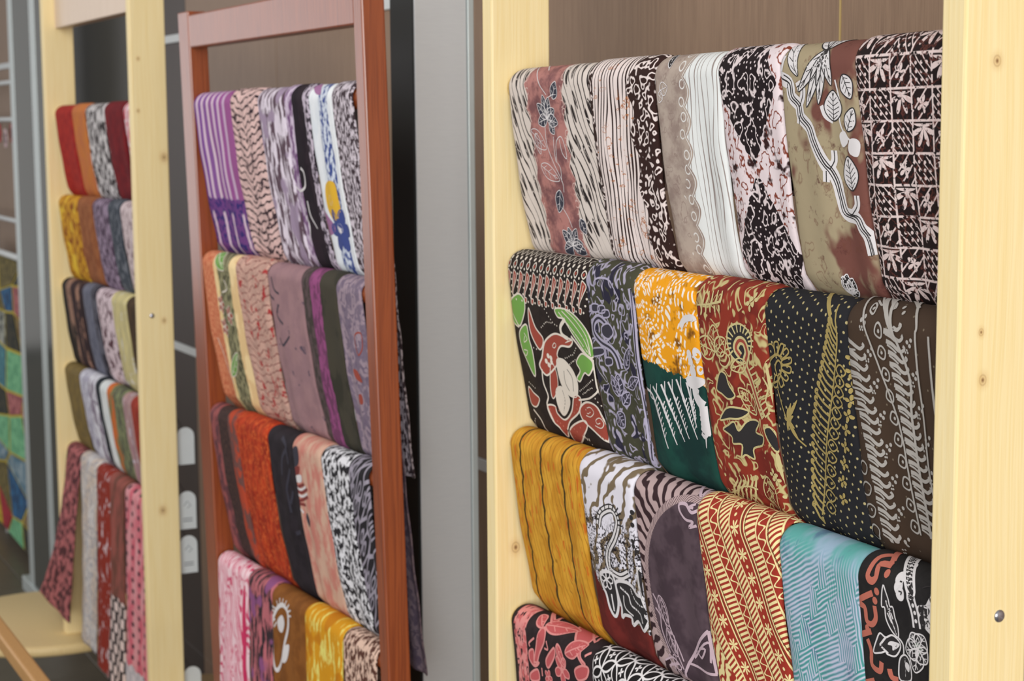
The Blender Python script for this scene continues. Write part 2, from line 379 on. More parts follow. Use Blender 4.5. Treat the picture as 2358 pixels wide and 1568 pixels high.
# ---- printed motifs: thin ink layers that follow the cloth, drawn in the cloth's own millimetres
def catmull(P, n=5, closed=False):
    if len(P) < 3: return list(P)
    out = []; N = len(P)
    rng = range(N if closed else N-1)
    for i in rng:
        g = (lambda k: P[k % N]) if closed else (lambda k: P[max(0, min(N-1, k))])
        p0, p1, p2, p3 = g(i-1), g(i), g(i+1), g(i+2)
        for k in range(n):
            t = k/n; t2, t3 = t*t, t*t*t
            out.append(tuple(.5*(2*p1[q]+(p2[q]-p0[q])*t+(2*p0[q]-5*p1[q]+4*p2[q]-p3[q])*t2+(3*p1[q]-p0[q]-3*p2[q]+p3[q])*t3) for q in (0, 1)))
    if not closed: out.append(P[-1])
    return out
class Ink:
    def __init__(s): s.lay = {}      # colour -> (verts uvh, faces)
    def _l(s, c): return s.lay.setdefault(c, ([], []))
    def stroke(s, c, P, w=1.2, closed=False, smooth=True, h=2, taper=0):
        if smooth: P = catmull(P, 5, closed)
        if closed: P = P+[P[0]]
        Q = [P[0]]
        for a, b_ in zip(P, P[1:]):
            n = max(1, int(math.hypot(b_[0]-a[0], b_[1]-a[1])/3.5)); Q += [(a[0]+(b_[0]-a[0])*k/n, a[1]+(b_[1]-a[1])*k/n) for k in range(1, n+1)]
        P = Q
        V, Fc = s._l(c); n0 = len(V); N = len(P); nc = 1+max(1, int(math.ceil(w/3.5)))
        for i, p in enumerate(P):
            a, b_ = P[max(0, i-1)], P[min(N-1, i+1)]
            if closed and i in (0, N-1): a, b_ = P[-2], P[1]
            dx, dy = b_[0]-a[0], b_[1]-a[1]; L = math.hypot(dx, dy) or 1
            ww = w/2*(1-taper*i/(N-1)) if taper >= 0 else w/2*(1+taper*(1-i/(N-1)))
            for k in range(nc):
                q = 1-2*k/(nc-1); V.append((p[0]-dy/L*ww*q, p[1]+dx/L*ww*q, h))
        for i in range(N-1):
            for k in range(nc-1): m_ = n0+i*nc+k; Fc.append((m_, m_+1, m_+nc+1, m_+nc))
    def fill(s, c, P, smooth=True, h=1):
        if smooth: P = catmull(P, 4, True)
        V, Fc = s._l(c); n0 = len(V)
        tris = tessellate_polygon([[Vector((p[0], p[1], 0)) for p in P]])
        V += [(p[0], p[1], h) for p in P]
        st = [tuple(n0+k for k in t) for t in tris]; cache = {}
        while st:
            t = st.pop(); e = [(math.hypot(V[t[k]][0]-V[t[(k+1) % 3]][0], V[t[k]][1]-V[t[(k+1) % 3]][1]), k) for k in range(3)]
            L, k = max(e)
            if L > 6 and len(V) < 40000:
                a, b_, c_ = t[k], t[(k+1) % 3], t[(k+2) % 3]; key = (min(a, b_), max(a, b_))
                if key not in cache: cache[key] = len(V); V.append(tuple((V[a][q]+V[b_][q])/2 for q in range(3)))
                m_ = cache[key]; st += [(a, m_, c_), (m_, b_, c_)]
            else: Fc.append(t)
    def dot(s, c, x, y, r, h=2, n=7, sy=1.):
        n = max(n, int(4+r*2.5))
        V, Fc = s._l(c); n0 = len(V); V += [(x+r*math.cos(6.283*k/n), y+r*sy*math.sin(6.283*k/n), h) for k in range(n)]; Fc.append(tuple(range(n0, n0+n)))
    def shape(s, fillc, linec, P, w=1.1, h=1, smooth=True):
        if fillc: s.fill(fillc, P, smooth, h)
        if linec: s.stroke(linec, P, w, True, smooth, h+.5)
    def xf(s, P, x, y, ang, sc=1.): 
        a = math.radians(ang); c, n = math.cos(a)*sc, math.sin(a)*sc; return [(x+p[0]*c-p[1]*n, y+p[0]*n+p[1]*c) for p in P]
    def leaf(s, fillc, linec, x, y, ang, L, wd, veins=5, w=1., h=1):
        o = [(0, 0), (L*.25, -wd*.42), (L*.6, -wd*.45), (L, 0), (L*.6, wd*.45), (L*.25, wd*.42)]
        s.shape(fillc, linec, s.xf(o, x, y, ang), w, h)
        if linec and veins:
            s.stroke(linec, s.xf([(0, 0), (L*.9, 0)], x, y, ang), w*.8, h=h+.6, smooth=False)
            for k in range(1, veins+1):
                q = L*k/(veins+1.)
                for sg in (-1, 1): s.stroke(linec, s.xf([(q-.08*L, 0), (q+.07*L, sg*wd*.34*math.sin(math.pi*min(.95, q/L+.1)))], x, y, ang), w*.6, h=h+.6, smooth=False)
    def flower(s, fillc, linec, x, y, r, n=5, ang=0, w=1., core=None, h=1):
        for k in range(n):
            a = ang+360*k/n
            s.shape(fillc, linec, s.xf([(r*.12, 0), (r*.5, -r*.30), (r*.95, -r*.22), (r*1.05, 0), (r*.95, r*.22), (r*.5, r*.30)], x, y, a), w, h)
        if core or linec: s.dot(core or linec, x, y, r*.24, h+1, 9)
    def build(s, key, label=None):
        d, ob, o = CLOTH[key]
        for c, (V, Fc) in s.lay.items():
            vs = []
            for (u, v, h) in V:
                u = max(.4, min(d.W*1000-.4, u))/1000; v = max(-d.Lb+.001, min(d.Lf-.001, v/1000)); vs.append(Vector(d.S(u, v, .00032+.0001*h))-o)
            fs = []
            for f in Fc:      # drop what is cut off by the cloth's edge
                us = [V[k][0] for k in f]
                if max(us) < .4 or min(us) > d.W*1000-.4: continue
                fs.append(f)
            me = mesh('printed_motif', vs, fs, True); tag(link('printed_motif', me, flat(c, .85), ob), kind='stuff')

# ---------------------------------------------------------------- dyed patterns (all in cloth millimetres)
def pat(fn):
    def mk(name, *a, **k):
        b = B(name, 'uv', .82); col = fn(b, b.U, b.V, *a, **k)
        return b.done(col, bump=b.noise(b.U, b.V, 14, 3)*1.6, spec=.15)
    return mk
def marb(b, u, v, size, a, c, lo=.4, hi=.6, detail=4, sx=1., sy=1., z=0): return b.mix(b.sm(b.noise(u*sx, v*sy, size, detail, .6, z), lo, hi), a, c)
@pat
def p_marble(b, u, v, a, c, size=20, line=None, lsize=9, lw=.12, n=3, sx=1., sy=1., lo=.4, hi=.6, z=0, blot=None, bsize=30, blo=.55):
    col = marb(b, u, v, size, a, c, lo, hi, 4, sx, sy, z)
    if blot: col = b.mix(b.sm(b.noise(u, v, bsize, 3, .6, z+5), blo, blo+.05), col, blot)
    if line: col = b.mix(b.contour(u*sx, v*sy, lsize, n, lw), col, line)
    return col
@pat
def p_flow(b, u, v, a, ink, period=7, w=2.6, warp=22, wsize=40, slant=.25, line2=None, edge=None, ew=0, W=150):
    t = u+v*slant+b.noise(u*1.1, v*.35, wsize, 1)*warp
    wv = b.noise(u+v*slant, v*.14, 11, 1)
    col = b.mix(b.less(b.abs(b.fr(t/period)-.5)*period-wv*w*1.6+w*.45, 0, .5), a, ink)
    if line2: col = b.mix(b.contour(u, v*2, 26, 4, .05, 3)*b.sm(b.noise(u, v, 40), .45, .55), col, line2)
    if edge:
        m = b.less(b.mn(u*3+6, W-u+b.noise(u, v, 60, 1)*40-20)+b.sin(v*.12)*5, ew, .6); e = b.mix(b.contour(u, v, 13, 4, .15), edge, a); col = b.mix(m, col, e)
    return col
@pat
def p_ripple(b, u, v, a, ink, period=11, w=2.2, c2=None, cx=70):
    base = marb(b, u, v, 30, a, tuple(int(q*.9) for q in a), .4, .6, 3)
    tt = v+b.abs(u-cx)*.25+b.noise(u*.9, v*.5, 24, 2)*26
    k = b.less(b.abs(b.fr(tt/period)-.5)*period-b.noise(u, v, 14, 1)*w*1.5, 0-w*.15, .5)
    col = b.mix(k, base, ink)
    if c2: col = b.mix(b.sm(b.noise(u, v, 18, 2, .5, 7), .60, .66), col, c2)
    return col
@pat
def p_rose(b, u, v):
    wav = b.abs(b.sin(v*.115))*7
    mid = b.less(b.abs(u-97-v*.02)-50+wav, 0, .5)
    t = u*.85-v*.34+b.noise(u*.8, v*.3, 30, 1)*26
    ln = b.less(b.abs(b.fr(t/9.5)-.5)*9.5-b.noise(u*.9-v*.34, v*.10, 9, 1)*3.4+.95, 0, .35)
    band = b.mix(ln, (214, 203, 196), (44, 36, 36))
    lf = b.less(b.vor(u*1.9-v*.7, v*.52, 24, 'F1', .5), 5.5, .6); band = b.mix(lf, band, (44, 36, 36))
    lf2 = b.edges(u*1.9-v*.7, v*.52, 9, .35); band = b.mix(lf*lf2, band, (214, 203, 196))
    c = marb(b, u, v, 34, (178, 124, 118), (122, 82, 84), .42, .62, 4)
    c = b.mix(b.contour(u, v, 20, 4, .035, 3)*.55, c, (98, 62, 66))
    rim = b.less(b.abs(b.abs(u-97-v*.02)-50+wav), .9, .4)
    cell_ = b.less(b.abs(b.vor(u, v, 15, 'F1', .7)-4), .6, .4)*b.less(b.abs(b.abs(u-97-v*.02)-45), 5.5, .5)
    c = b.mix(b.mx(rim, cell_), c, (205, 178, 170))
    return b.mix(mid, band, c)
@pat
def p_bark(b, u, v):
    base = marb(b, u, v, 26, (178, 163, 152), (150, 132, 124), .4, .65); base = b.mix(b.contour(u, v, 22, 4, .03, 3)*.6, base, (120, 96, 92))
    edge = 62-v*.02-u+b.abs(b.sin(v*.105))*9
    t = u+b.noise(u*1.0, v*.2, 26, 1)*26
    w = b.mix(b.less(b.abs(b.fr(t/8.)-.5)*8-b.noise(u, v*.12, 10, 1)*2.2+.5, 0, .4), (226, 229, 229), (150, 138, 134))
    col = b.mix(b.less(edge, 0, .5), base, w)
    col = b.mix(b.less(b.abs(edge-3), .6, .4), col, (222, 220, 218))
    sq = b.less(b.abs(b.vor(u, v, 17, 'F1', .4)-4.5), .7, .4)*b.less(b.abs(edge-12), 7, .5)
    return b.mix(sq, col, (222, 220, 218))
@pat
def p_diamond(b, u, v):
    vv = v+40
    d = b.abs(u-46-v*.05)*1.45+b.abs(b.fr(vv/165)-.5)*165*.95
    ins = b.less(d+b.noise(u, v, 16, 2)*16, 84, .8)
    k = b.mix(b.mx(b.contour(u, v*.8, 22, 6, .11, 2), b.dots(u, v, 7, 1.0)), (34, 25, 28), (222, 208, 210))
    o = b.mix(b.contour(u, v*.7, 20, 6, .10, 3), (226, 212, 216), (128, 62, 46))
    o = b.mix(b.sm(b.noise(u, v, 22, 3, .6, 4), .56, .64), o, (52, 30, 30))
    return b.mix(ins, o, k)
@pat
def p_olive_maroon(b, u, v):
    n = b.noise(u, v*.7, 60, 3, .6); col = b.mix(b.sm(n+(u-70)*.0016, .47, .56), (166, 152, 124), (116, 74, 66))
    col = b.mix(b.sm(b.noise(u, v, 18, 4, .7, 2), .56, .7)*.8, col, (92, 54, 50))
    return b.mix(b.contour(u, v*.7, 24, 4, .04, 3)*.6, col, (112, 70, 58))
@pat
def p_stargrid(b, u, v):
    x, y = b.rot(u, v, 0); x = x+y*.08; px = 27.
    cx, cy = b.cell(x, y, px, px)
    ck = b.fr((b.fl(x/px)+b.fl(y/px)*2)/3.)
    star = b.petals(cx, cy+8, 17, 8, .4)*b.less(0-cy, 11, .4)
    dia = b.mx(b.lines(x+y, 13.5, 2.2), b.petals(cx, cy, 8, 5))
    dd = b.mx(b.lines(x-y, 9, 1.4), b.dots(x, y, 6.75, 1.5, .1))
    f = b.mix(b.less(ck, .2, .01), b.mix(b.less(ck, .5, .01), dd*1., dia*1.), star*1.)
    grid = b.less(b.mn(px/2-b.abs(cx), px/2-b.abs(cy)), 1.0, .4)
    ink = b.m('MAXIMUM', f, grid)*b.sm(b.noise(u, v, 5, 2), .36, .46)
    col = b.mix(ink, (34, 24, 24), (224, 205, 203))
    return b.mix(b.contour(u, v, 16, 3, .04, 3)*.35, col, (150, 82, 70))
@pat
def p_curl(b, u, v, a, ink, size=17, n=3, w=.15, a2=None, asize=40, dot=None, stretch=1., ink2=None):
    col = marb(b, u, v, asize, a, a2, .47, .53, 2) if a2 else b.mix(b.noise(u, v, 50), a, tuple(int(q*.86) for q in a))
    wx = u+(b.noise(u, v, 22, 1, .5, 3)-.5)*34; wy = v*stretch+(b.noise(u, v, 22, 1, .5, 8)-.5)*34
    c = b.contour(wx, wy, size, n, w, 1)
    if dot: c = b.mx(c, b.dots(u, v, dot, dot*.17))
    col = b.mix(c, col, ink)
    if ink2: col = b.mix(b.less(b.vor(wx, wy, size*1.8, 'F1'), size*.42, .5)*(1-c), col, ink2)
    return col
@pat
def p_orange_green(b, u, v):
    o = marb(b, u, v, 24, (236, 160, 28), (128, 80, 22), .52, .66, 3)
    wx = u+(b.noise(u, v, 30, 1)-.5)*26; wy = v+(b.noise(u, v, 30, 1, .5, 5)-.5)*26
    ring = b.m('SQRT', wx*wx+(wy-20)*(wy-20))
    dd = b.lines(ring, 8.5, 3.2)*b.lines(b.m('ARCTAN2', wy-20, wx)*46, 5.2, 3.1)
    d2 = b.dots(wx, wy, 6.2, 1.6, .55)*b.sm(b.noise(u, v, 26, 1, .5, 11), .47, .52)
    o = b.mix(b.mx(dd*b.sm(b.noise(u, v, 30, 1, .5, 2), .40, .46), d2), o, (240, 232, 222))
    edge = v-108-b.noise(u, v, 9, 2)*14+6-(u-60)*.12
    g = marb(b, u, v, 60, (28, 70, 62), (22, 52, 50), .4, .6)
    return b.mix(b.less(edge, 0, .6), g, o)
@pat
def p_dots_black(b, u, v, a, ink, pitch=8.2, r=1.15):
    x, y = b.rot(u, v, 24); x = x+b.noise(u, v, 40)*6
    return b.mix(b.dots(x, y, pitch, r, .12), b.mix(b.noise(u, v, 80), a, tuple(int(q*1.15) for q in a)), ink)
@pat
def p_mustard(b, u, v):
    t = u*.95-v*.17+b.noise(u*1.5, v*.5, 28, 2)*20
    col = marb(b, u, v*.5, 22, (214, 160, 56), (196, 138, 42), .4, .6, 3)
    col = b.mix(b.lines(t, 8, 1.0)*.8, col, (150, 100, 32))
    col = b.mix(b.less(b.abs(b.fr(t/16.)-.5)*16, 2.2, .8)*b.sm(b.noise(u, v*.4, 9, 2), .5, .6), col, (196, 106, 36))
    x = u+b.abs(b.sin(v*.1))*3.5+b.noise(u, v, 16)*4-2
    k = b.less(b.abs(b.fr((x-8)/54.)-.5)*54, 1.4, .5)
    kk = b.less(b.abs(b.fr((x-8)/54.)-.5)*54-b.noise(u, v, 8, 2)*3.6, .5, .6)
    col = b.mix(kk, col, (112, 86, 36)); return b.mix(k, col, (62, 50, 26))
@pat
def p_zebra(b, u, v):
    t = u*.5+v*.35+b.noise(u, v, 34, 2)*46
    z = b.less(b.abs(b.fr(t/15.)-.5)*15-b.noise(u, v, 18, 1)*6, 1.6, .5)
    col = b.mix(z, (122, 106, 84), (226, 223, 234))
    fine = b.mx(b.contour(u, v, 12, 5, .12, 2), b.dots(u, v, 5.5, 1.1))
    low = b.sm(b.noise(u, v, 24, 2)*24+v*.45, 42, 50)
    col = b.mix(low*fine, col, (36, 30, 34))
    edge = v-150+b.noise(u, v, 20, 2)*40-20-u*.38
    return b.mix(b.less(edge, 0, .5), marb(b, u, v, 60, (112, 42, 38), (88, 32, 30), .4, .6), col)
@pat
def p_plum(b, u, v):
    base = marb(b, u, v, 40, (90, 74, 82), (70, 56, 64), .4, .6, 3)
    r = b.m('SQRT', (u-130)*(u-130)+(v-130)*(v-130))-112
    t = b.m('ARCTAN2', v-130, u-130)*115+b.noise(u, v, 20, 1)*16
    st = b.less(b.abs(b.fr(t/13.)-.5)*13-b.noise(u, v, 14, 1)*5, 1.2, .5)
    out = b.mix(st, (56, 38, 42), (186, 162, 162))
    brd = b.mix(b.lines(t-r*1.2, 4.2, 1.3), (186, 162, 162), (80, 60, 66))
    col = b.mix(b.sm(r, 6, 6.6), base, out); return b.mix(b.less(b.abs(r-2.6), 3.6, .4), col, brd)
@pat
def p_redcream(b, u, v):
    RD, CR = (160, 54, 42), (242, 226, 166)
    x, y = u*.86-v*.42+300, u*.42+v*.86+b.noise(u, v, 60)*6
    x = x+b.noise(u, v, 70, 1, .5, 3)*9; P = 74.
    q = b.fr(x/P)*P
    hatch = b.lines(y, 4.8, 2.5); hatch2 = b.lines(y+x*.35, 4.8, 2.5)
    zig = b.less(b.abs(q-27-b.sin(y*.55)*4.5), 1.3, .5)
    cx = q-60; cyy = (b.fr(y/24.)-.5)*24; fl = b.mx(b.petals(cx, cyy, 7.2, 7), b.less(b.m('SQRT', cx*cx+(b.abs(cyy)-12)*(b.abs(cyy)-12)), 1.7, .4))
    m = hatch*b.less(b.abs(q-9.5), 8.5, .3)
    m = b.mx(m, zig); m = b.mx(m, hatch2*b.less(b.abs(q-43), 7.5, .3)); m = b.mx(m, fl*b.less(b.abs(q-60.5), 8.5, .3))
    for e in (.6, 19.2, 34.2, 51.5, 69.5): m = b.mx(m, b.less(b.abs(q-e), .9, .35))
    col = b.mix(m, RD, CR)
    for e in (2.6, 36.4, 71.5): col = b.mix(b.less(b.abs(q-e), .55, .3), col, (92, 64, 40))
    t = u+v*.5+b.noise(u, v, 26, 2)*40
    bt = b.mix(b.less(b.abs(b.fr(t/11.)-.5)*11, 2.1, .6), CR, RD)
    return b.mix(b.sm(v-u*1.25+b.noise(u, v, 18)*8, 138, 139), col, bt)
@pat
def p_teal(b, u, v):
    base = marb(b, u, v*.6, 44, (96, 168, 164), (152, 178, 200), .4, .6, 3)
    base = b.mix(b.sm(b.noise(u, v, 30, 3, .6, 6), .56, .68)*.7, base, (92, 112, 150))
    ck = b.vorc(u*1.2+v*.15, v*.55, 17, .8)
    a1 = b.lines(u*.55+v*.95+b.noise(u, v, 40)*8, 4.4, 1.6); a2 = b.lines(u*1.0-v*.12+b.noise(u, v, 40)*8, 3.8, 1.3)
    h = b.mix(b.less(ck, .5, .02), a1*1., a2*1.)
    col = b.mix(b.m('MULTIPLY', h, b.sm(v, 14, 40)), base, (196, 196, 218))
    hd = b.mix(b.less(ck, .5, .02), b.lines(u*.55+v*.95+b.noise(u, v, 40)*8+2.2, 4.4, 1.2)*1., b.lines(u-v*.12+b.noise(u, v, 40)*8+1.9, 3.8, .9)*1.)
    return b.mix(b.m('MULTIPLY', hd, b.sm(v, 14, 40))*.7, col, (66, 124, 134))
@pat
def p_kawung(b, u, v, a, ink, P=26.):
    x, y = b.rot(u, v, 18); m = None
    for (ox, oy) in ((0, 0), (P/2, P/2)):
        cx, cy = b.cell(x+ox, y+oy, P, P); d = b.m('SQRT', cx*cx+cy*cy); k = b.less(b.abs(d-P*.5), 1.1, .35); k = b.mx(k, b.petals(cx, cy, 4.6, 4, .785))
        m = k if m is None else b.mx(m, k)
    return b.mix(m, a, ink)
@pat
def p_stripe(b, u, v, cols, edges, low=None, lowv=0):
    x = u+b.noise(u, v*.2, 30)*5-2.5; col = cols[0]; c = None
    for e, k in zip(edges, cols[1:]): c = b.mix(b.sm(x, e-.8, e+.8), c if c else cols[0], k)
    if low:
        l = b.mix(b.sm(b.noise(u, v, 12, 2), .42, .5), low[0], low[1]); l = b.mix(b.less(b.abs(b.fr(u/58.)-.5)*58-b.noise(u, v, 12)*6, 3, 1)*b.sm(v, lowv+22, lowv+28), l, low[2])
        c = b.mix(b.sm(v+b.noise(u, v, 10)*14-7, lowv-2, lowv+2), c, l)
    return c
@pat
def p_bands(b, u, v, spec):
    """vertical bands: list of (edge u, colour, blotch colour, feature size); edges wander a little"""
    c = None; x = u+b.noise(u, v, 18, 2)*9-4.5
    for (e, a, k, s_) in spec:
        q = b.mix(b.sm(b.noise(u, v*.6, s_, 3, .6, e), .45, .55), a, k); c = q if c is None else b.mix(b.sm(x, e-.7, e+.7), c, q)
    return c
@pat
def p_speckle(b, u, v, a, ink, size=8, thr=.5, sx=1., sy=.6, c3=None, z=0):
    col = b.mix(b.sm(b.noise(u*sx, v*sy, size, 3, .6, z), thr-.03, thr+.03), a, ink)
    if c3: col = b.mix(b.sm(b.noise(u, v, size*3.2, 2, .5, z+9), .55, .6), col, c3)
    return col
@pat
def p_leaves(b, u, v, a, ink, size=16, w=1.0, ink2=None, sy=.5, slant=.5):
    x, y = u+v*slant, v*sy
    m = b.less(b.vor(x, y, size, 'F1'), size*.36, .5); e = b.edges(x, y, size, w)
    col = b.mix(e, a, ink); 
    if ink2: col = b.mix(b.less(b.abs(b.vor(x, y, size, 'F1')-size*.2), w*.8, .4), col, ink2)
    return col

@pat
def p_checks(b, u, v, a, c, v0, ck, ckb, dash=None):
    col = marb(b, u, v*.4, 40, a, c, .42, .58, 3)
    if dash: col = b.mix(b.less(b.abs(b.fr(u/52.)-.5)*52, 8, 1)*b.less(b.abs(b.fr(v/26.)-.5)*26, 5, 1), col, dash)
    k = b.less(b.abs(b.fr(u/42.+b.fl(v/26.)*.5)-.5)*42, 12, 1)*b.less(b.abs(b.fr(v/26.)-.5)*26, 11, 1)
    return b.mix(b.sm(v+b.noise(u, v, 30)*30, v0, v0+4), col, b.mix(k, ckb, ck))
@pat
def p_pinkborder(b, u, v):
    g = marb(b, u, v, 30, (50, 40, 43), (40, 32, 35), .4, .6)
    x = u-20+b.sin(v*.05)*2; band = b.less(b.abs(x-12), 17, .7)*b.sm(v, -6, 2)
    k = b.mix(b.contour(u*1.3, v*.7, 17, 4, .10, 2), b.mix(b.sm(b.noise(u, v, 12, 2), .5, .6), (222, 144, 142), (200, 104, 106)), (50, 38, 42))
    return b.mix(band, g, k)

# --- right pine rack
cloth('R11', p_rose('rose_bark_batik'), 'dusty rose batik cloth with navy flower sprays between black-lined beige bands', dx=.011)
cloth('R12', p_flow('brown_bark_batik', (232, 218, 215), (50, 32, 30), 7.5, 3.0, 24, 40, .1, (176, 104, 48), (52, 33, 30), 46, 142), 'white batik cloth with dark brown flowing lines and rusty cracks', dx=.011)
cloth('R13', p_bark('taupe_bark_batik'), 'taupe batik cloth with a broad white bark-like band', dx=.011)
cloth('R14', p_diamond('diamond_batik'), 'black and pinkish white batik cloth with long dark diamond shapes', dx=.011)
cloth('R15', p_olive_maroon('olive_maroon_batik'), 'olive and maroon mottled batik cloth with a white winding vine', dx=.011)
cloth('R16', p_stargrid('star_grid_batik'), 'black batik cloth with a grid of white star flowers', dx=.011)
cloth('R21', p_marble('black_brown_ground', (46, 38, 36), (38, 31, 30), 30), 'black batik cloth with a red bird and green leaves', dx=.011)
cloth('R22', p_curl('olive_lilac_batik', (74, 74, 58), (172, 166, 188), 16, 4, .12, None, 40, None, .8, (44, 42, 60)), 'dark olive batik cloth with lilac scrolling outlines', dx=.011)
cloth('R23', p_orange_green('orange_green_batik'), 'orange batik cloth with white dots and a plain dark green lower part', dx=.011)
cloth('R24', p_curl('red_tan_batik', (140, 52, 38), (196, 182, 128), 17, 4, .12, (118, 42, 34), 40, None, .8), 'brick red batik cloth with tan leaves and black paisley', dx=.011)
cloth('R25', p_dots_black('black_dotted_batik', (34, 34, 38), (182, 168, 122), 9.4, 1.25), 'black dotted batik cloth with a tall gold feather motif', dx=.011)
cloth('R26', p_dots_black('brown_ground_batik', (64, 50, 40), (120, 108, 92), 22, .9), 'dark brown batik cloth with rows of grey hooked leaves and grey edge stripes', dx=.011)
cloth('R31', p_mustard('mustard_batik'), 'mustard yellow batik cloth with dark wavy vertical lines', dx=.009)
cloth('R32', p_zebra('zebra_maroon_batik'), 'white and taupe zebra-like batik cloth with a plain maroon lower part', dx=.009)
cloth('R33', p_plum('plum_batik'), 'plum purple batik cloth with a curved mauve corner border', dx=.009)
cloth('R34', p_redcream('red_cream_batik'), 'red batik cloth with cream diagonal stripes and small flowers', dx=.009)
cloth('R35', p_teal('teal_hatched_batik'), 'teal batik cloth covered in pale hatch strokes', dx=.009)
cloth('R36', p_marble('black_ground', (42, 40, 40), (34, 32, 33), 30), 'black batik cloth with rust red strokes and a large white flower', dx=.009)
cloth('R41', p_pinkborder('pink_border_batik'), 'black batik cloth with pink paisley and a pink leafy border', front=.34, t0=.06, t1=.10)
cloth('R42', p_kawung('white_ring_batik', (30, 26, 28), (232, 228, 230), 36.), 'black batik cloth with white interlocking rings', front=.34, t0=.06, t1=.10)
# --- red-brown rack
cloth('M11', p_stripe('purple_stripe', [(112, 62, 140), (214, 190, 208), (126, 76, 150), (214, 190, 208), (132, 84, 150), (218, 196, 210), (140, 86, 148), (214, 190, 208), (140, 84, 152), (210, 186, 206), (152, 84, 148), (196, 170, 196), (150, 84, 140)],
      [22, 36, 54, 66, 86, 98, 118, 130, 150, 162, 182, 194], ((52, 44, 112), (112, 66, 132), (214, 190, 208)), 198), 'purple and pale pink striped cloth with an indigo end band', dx=.014)
cloth('M12', p_ripple('pink_ripple', (226, 192, 188), (46, 32, 40), 13, 2.8, (60, 44, 52)), 'pale pink batik cloth with black rippling lines', dx=.014)
cloth('M13', p_speckle('purple_grey_blotch', (92, 72, 84), (222, 212, 226), 22, .5, 2.2, .5, (158, 140, 164)), 'greyish purple cloth with pale smeared blotches', dx=.014)
cloth('M14', p_bands('black_lilac', [(0, (206, 190, 212), (120, 84, 128), 16), (42, (34, 26, 34), (44, 34, 42), 40), (92, (52, 44, 54), (196, 184, 200), 7)]), 'black batik cloth with lilac edges and a pale feathery flower', dx=.014)
cloth('M15', p_bands('white_blue', [(0, (232, 236, 242), (222, 228, 236), 40), (48, (62, 78, 140), (206, 214, 228), 7), (84, (234, 238, 242), (226, 230, 236), 40)]), 'white batik cloth with a blue lace band and a yellow flower', dx=.014)
cloth('M16', p_speckle('grey_black_speckle', (62, 50, 56), (206, 196, 206), 9, .5, 1.8, .8), 'grey and black finely speckled batik cloth next to the white one', dx=.014, back=.60, tb=.085)
cloth('M21', p_bands('orange_cream', [(0, (192, 104, 74), (214, 142, 104), 5), (78, (236, 210, 158), (226, 196, 140), 30), (100, (84, 82, 62), (150, 146, 112), 9), (172, (238, 212, 162), (222, 190, 140), 30)]), 'orange cloth with a cream and olive wavy band', dx=.014)
cloth('M22', p_ripple('pink_brown_ripple', (204, 164, 150), (132, 80, 76), 14, 1.6, (168, 58, 58)), 'brownish pink batik cloth with thin red rippling lines', dx=.014)
cloth('M23', p_marble('mauve', (158, 124, 128), (148, 116, 122), 40, None, 9, .12, 3, 1, 1, .4, .6, 0, (92, 78, 92), 26, .63), 'plain mauve cloth with small dark smudges', dx=.014)
cloth('M24', p_bands('olive_magenta', [(0, (92, 76, 78), (66, 60, 56), 12), (44, (148, 78, 126), (112, 62, 96), 12), (92, (68, 64, 54), (56, 54, 46), 50)]), 'dark olive cloth with a magenta scrolled strip', dx=.014)
cloth('M25', p_curl('lilac_grey', (156, 138, 150), (112, 98, 118), 26, 4, .10, (122, 108, 126), 26), 'lilac grey batik cloth with faint contour lines', dx=.014, back=.62, tb=.10)
cloth('M31', p_bands('brown_orange', [(0, (150, 84, 84), (96, 60, 66), 22), (60, (76, 56, 52), (58, 44, 44), 5), (118, (178, 72, 48), (110, 74, 70), 26)]), 'dark brown and rust mottled cloth at the end of its rail', dx=.014)
cloth('M32', p_marble('fire_orange', (188, 66, 34), (150, 46, 26), 18, (214, 104, 52), 12, .08, 4, 1, .5), 'fiery orange red marbled cloth', dx=.014)
cloth('M33', p_marble('plain_black', (46, 40, 46), (38, 33, 38), 30), 'plain black cloth with a faint grey floral edge', dx=.014)
cloth('M34', p_marble('pink_beige', (198, 128, 116), (206, 170, 150), 24, None, 9, .12, 3, 1, .5), 'pink and beige marbled cloth with a dark floral spray', dx=.014)
cloth('M35', p_speckle('black_white_pebbles', (40, 38, 42), (226, 226, 232), 12, .5, 1.2, 1.), 'black and white pebble speckled cloth', dx=.014)
cloth('M36', p_leaves('black_grey_leaves', (40, 38, 42), (158, 152, 166), 22, 1.7, (150, 144, 158), .4, .7), 'black cloth with grey slender leaf outlines', dx=.014)
cloth('M41', p_flow('pink_white_flow', (240, 208, 216), (206, 70, 110), 12, 5.6, 120, 46, -.3, (200, 50, 90)), 'pale pink batik cloth with raspberry red flowing lines', front=.42, t0=-.01, t1=.0, dx=-.01)
cloth('M42', p_speckle('black_pink_patch', (56, 44, 50), (186, 108, 116), 22, .5, 2., .5, (140, 84, 130)), 'black cloth with pink and purple long patches', front=.42, t0=0, t1=.02)
cloth('M43', p_marble('tan_brown', (140, 88, 40), (122, 74, 32), 40), 'tan brown cloth with a white paisley print', front=.42, t0=0, t1=.02)
cloth('M44', p_speckle('yellow_gold', (212, 150, 30), (230, 222, 122), 22, .56, 2.2, .5, (196, 126, 22)), 'golden yellow cloth with lemon streaks', front=.42, t0=0, t1=.02)
cloth('M45', p_speckle('brown_beige_speckle', (92, 58, 48), (222, 190, 172), 10, .5, 1.3, .8), 'brown and beige speckled cloth beside the golden one', front=.42, t0=0, t1=.02)
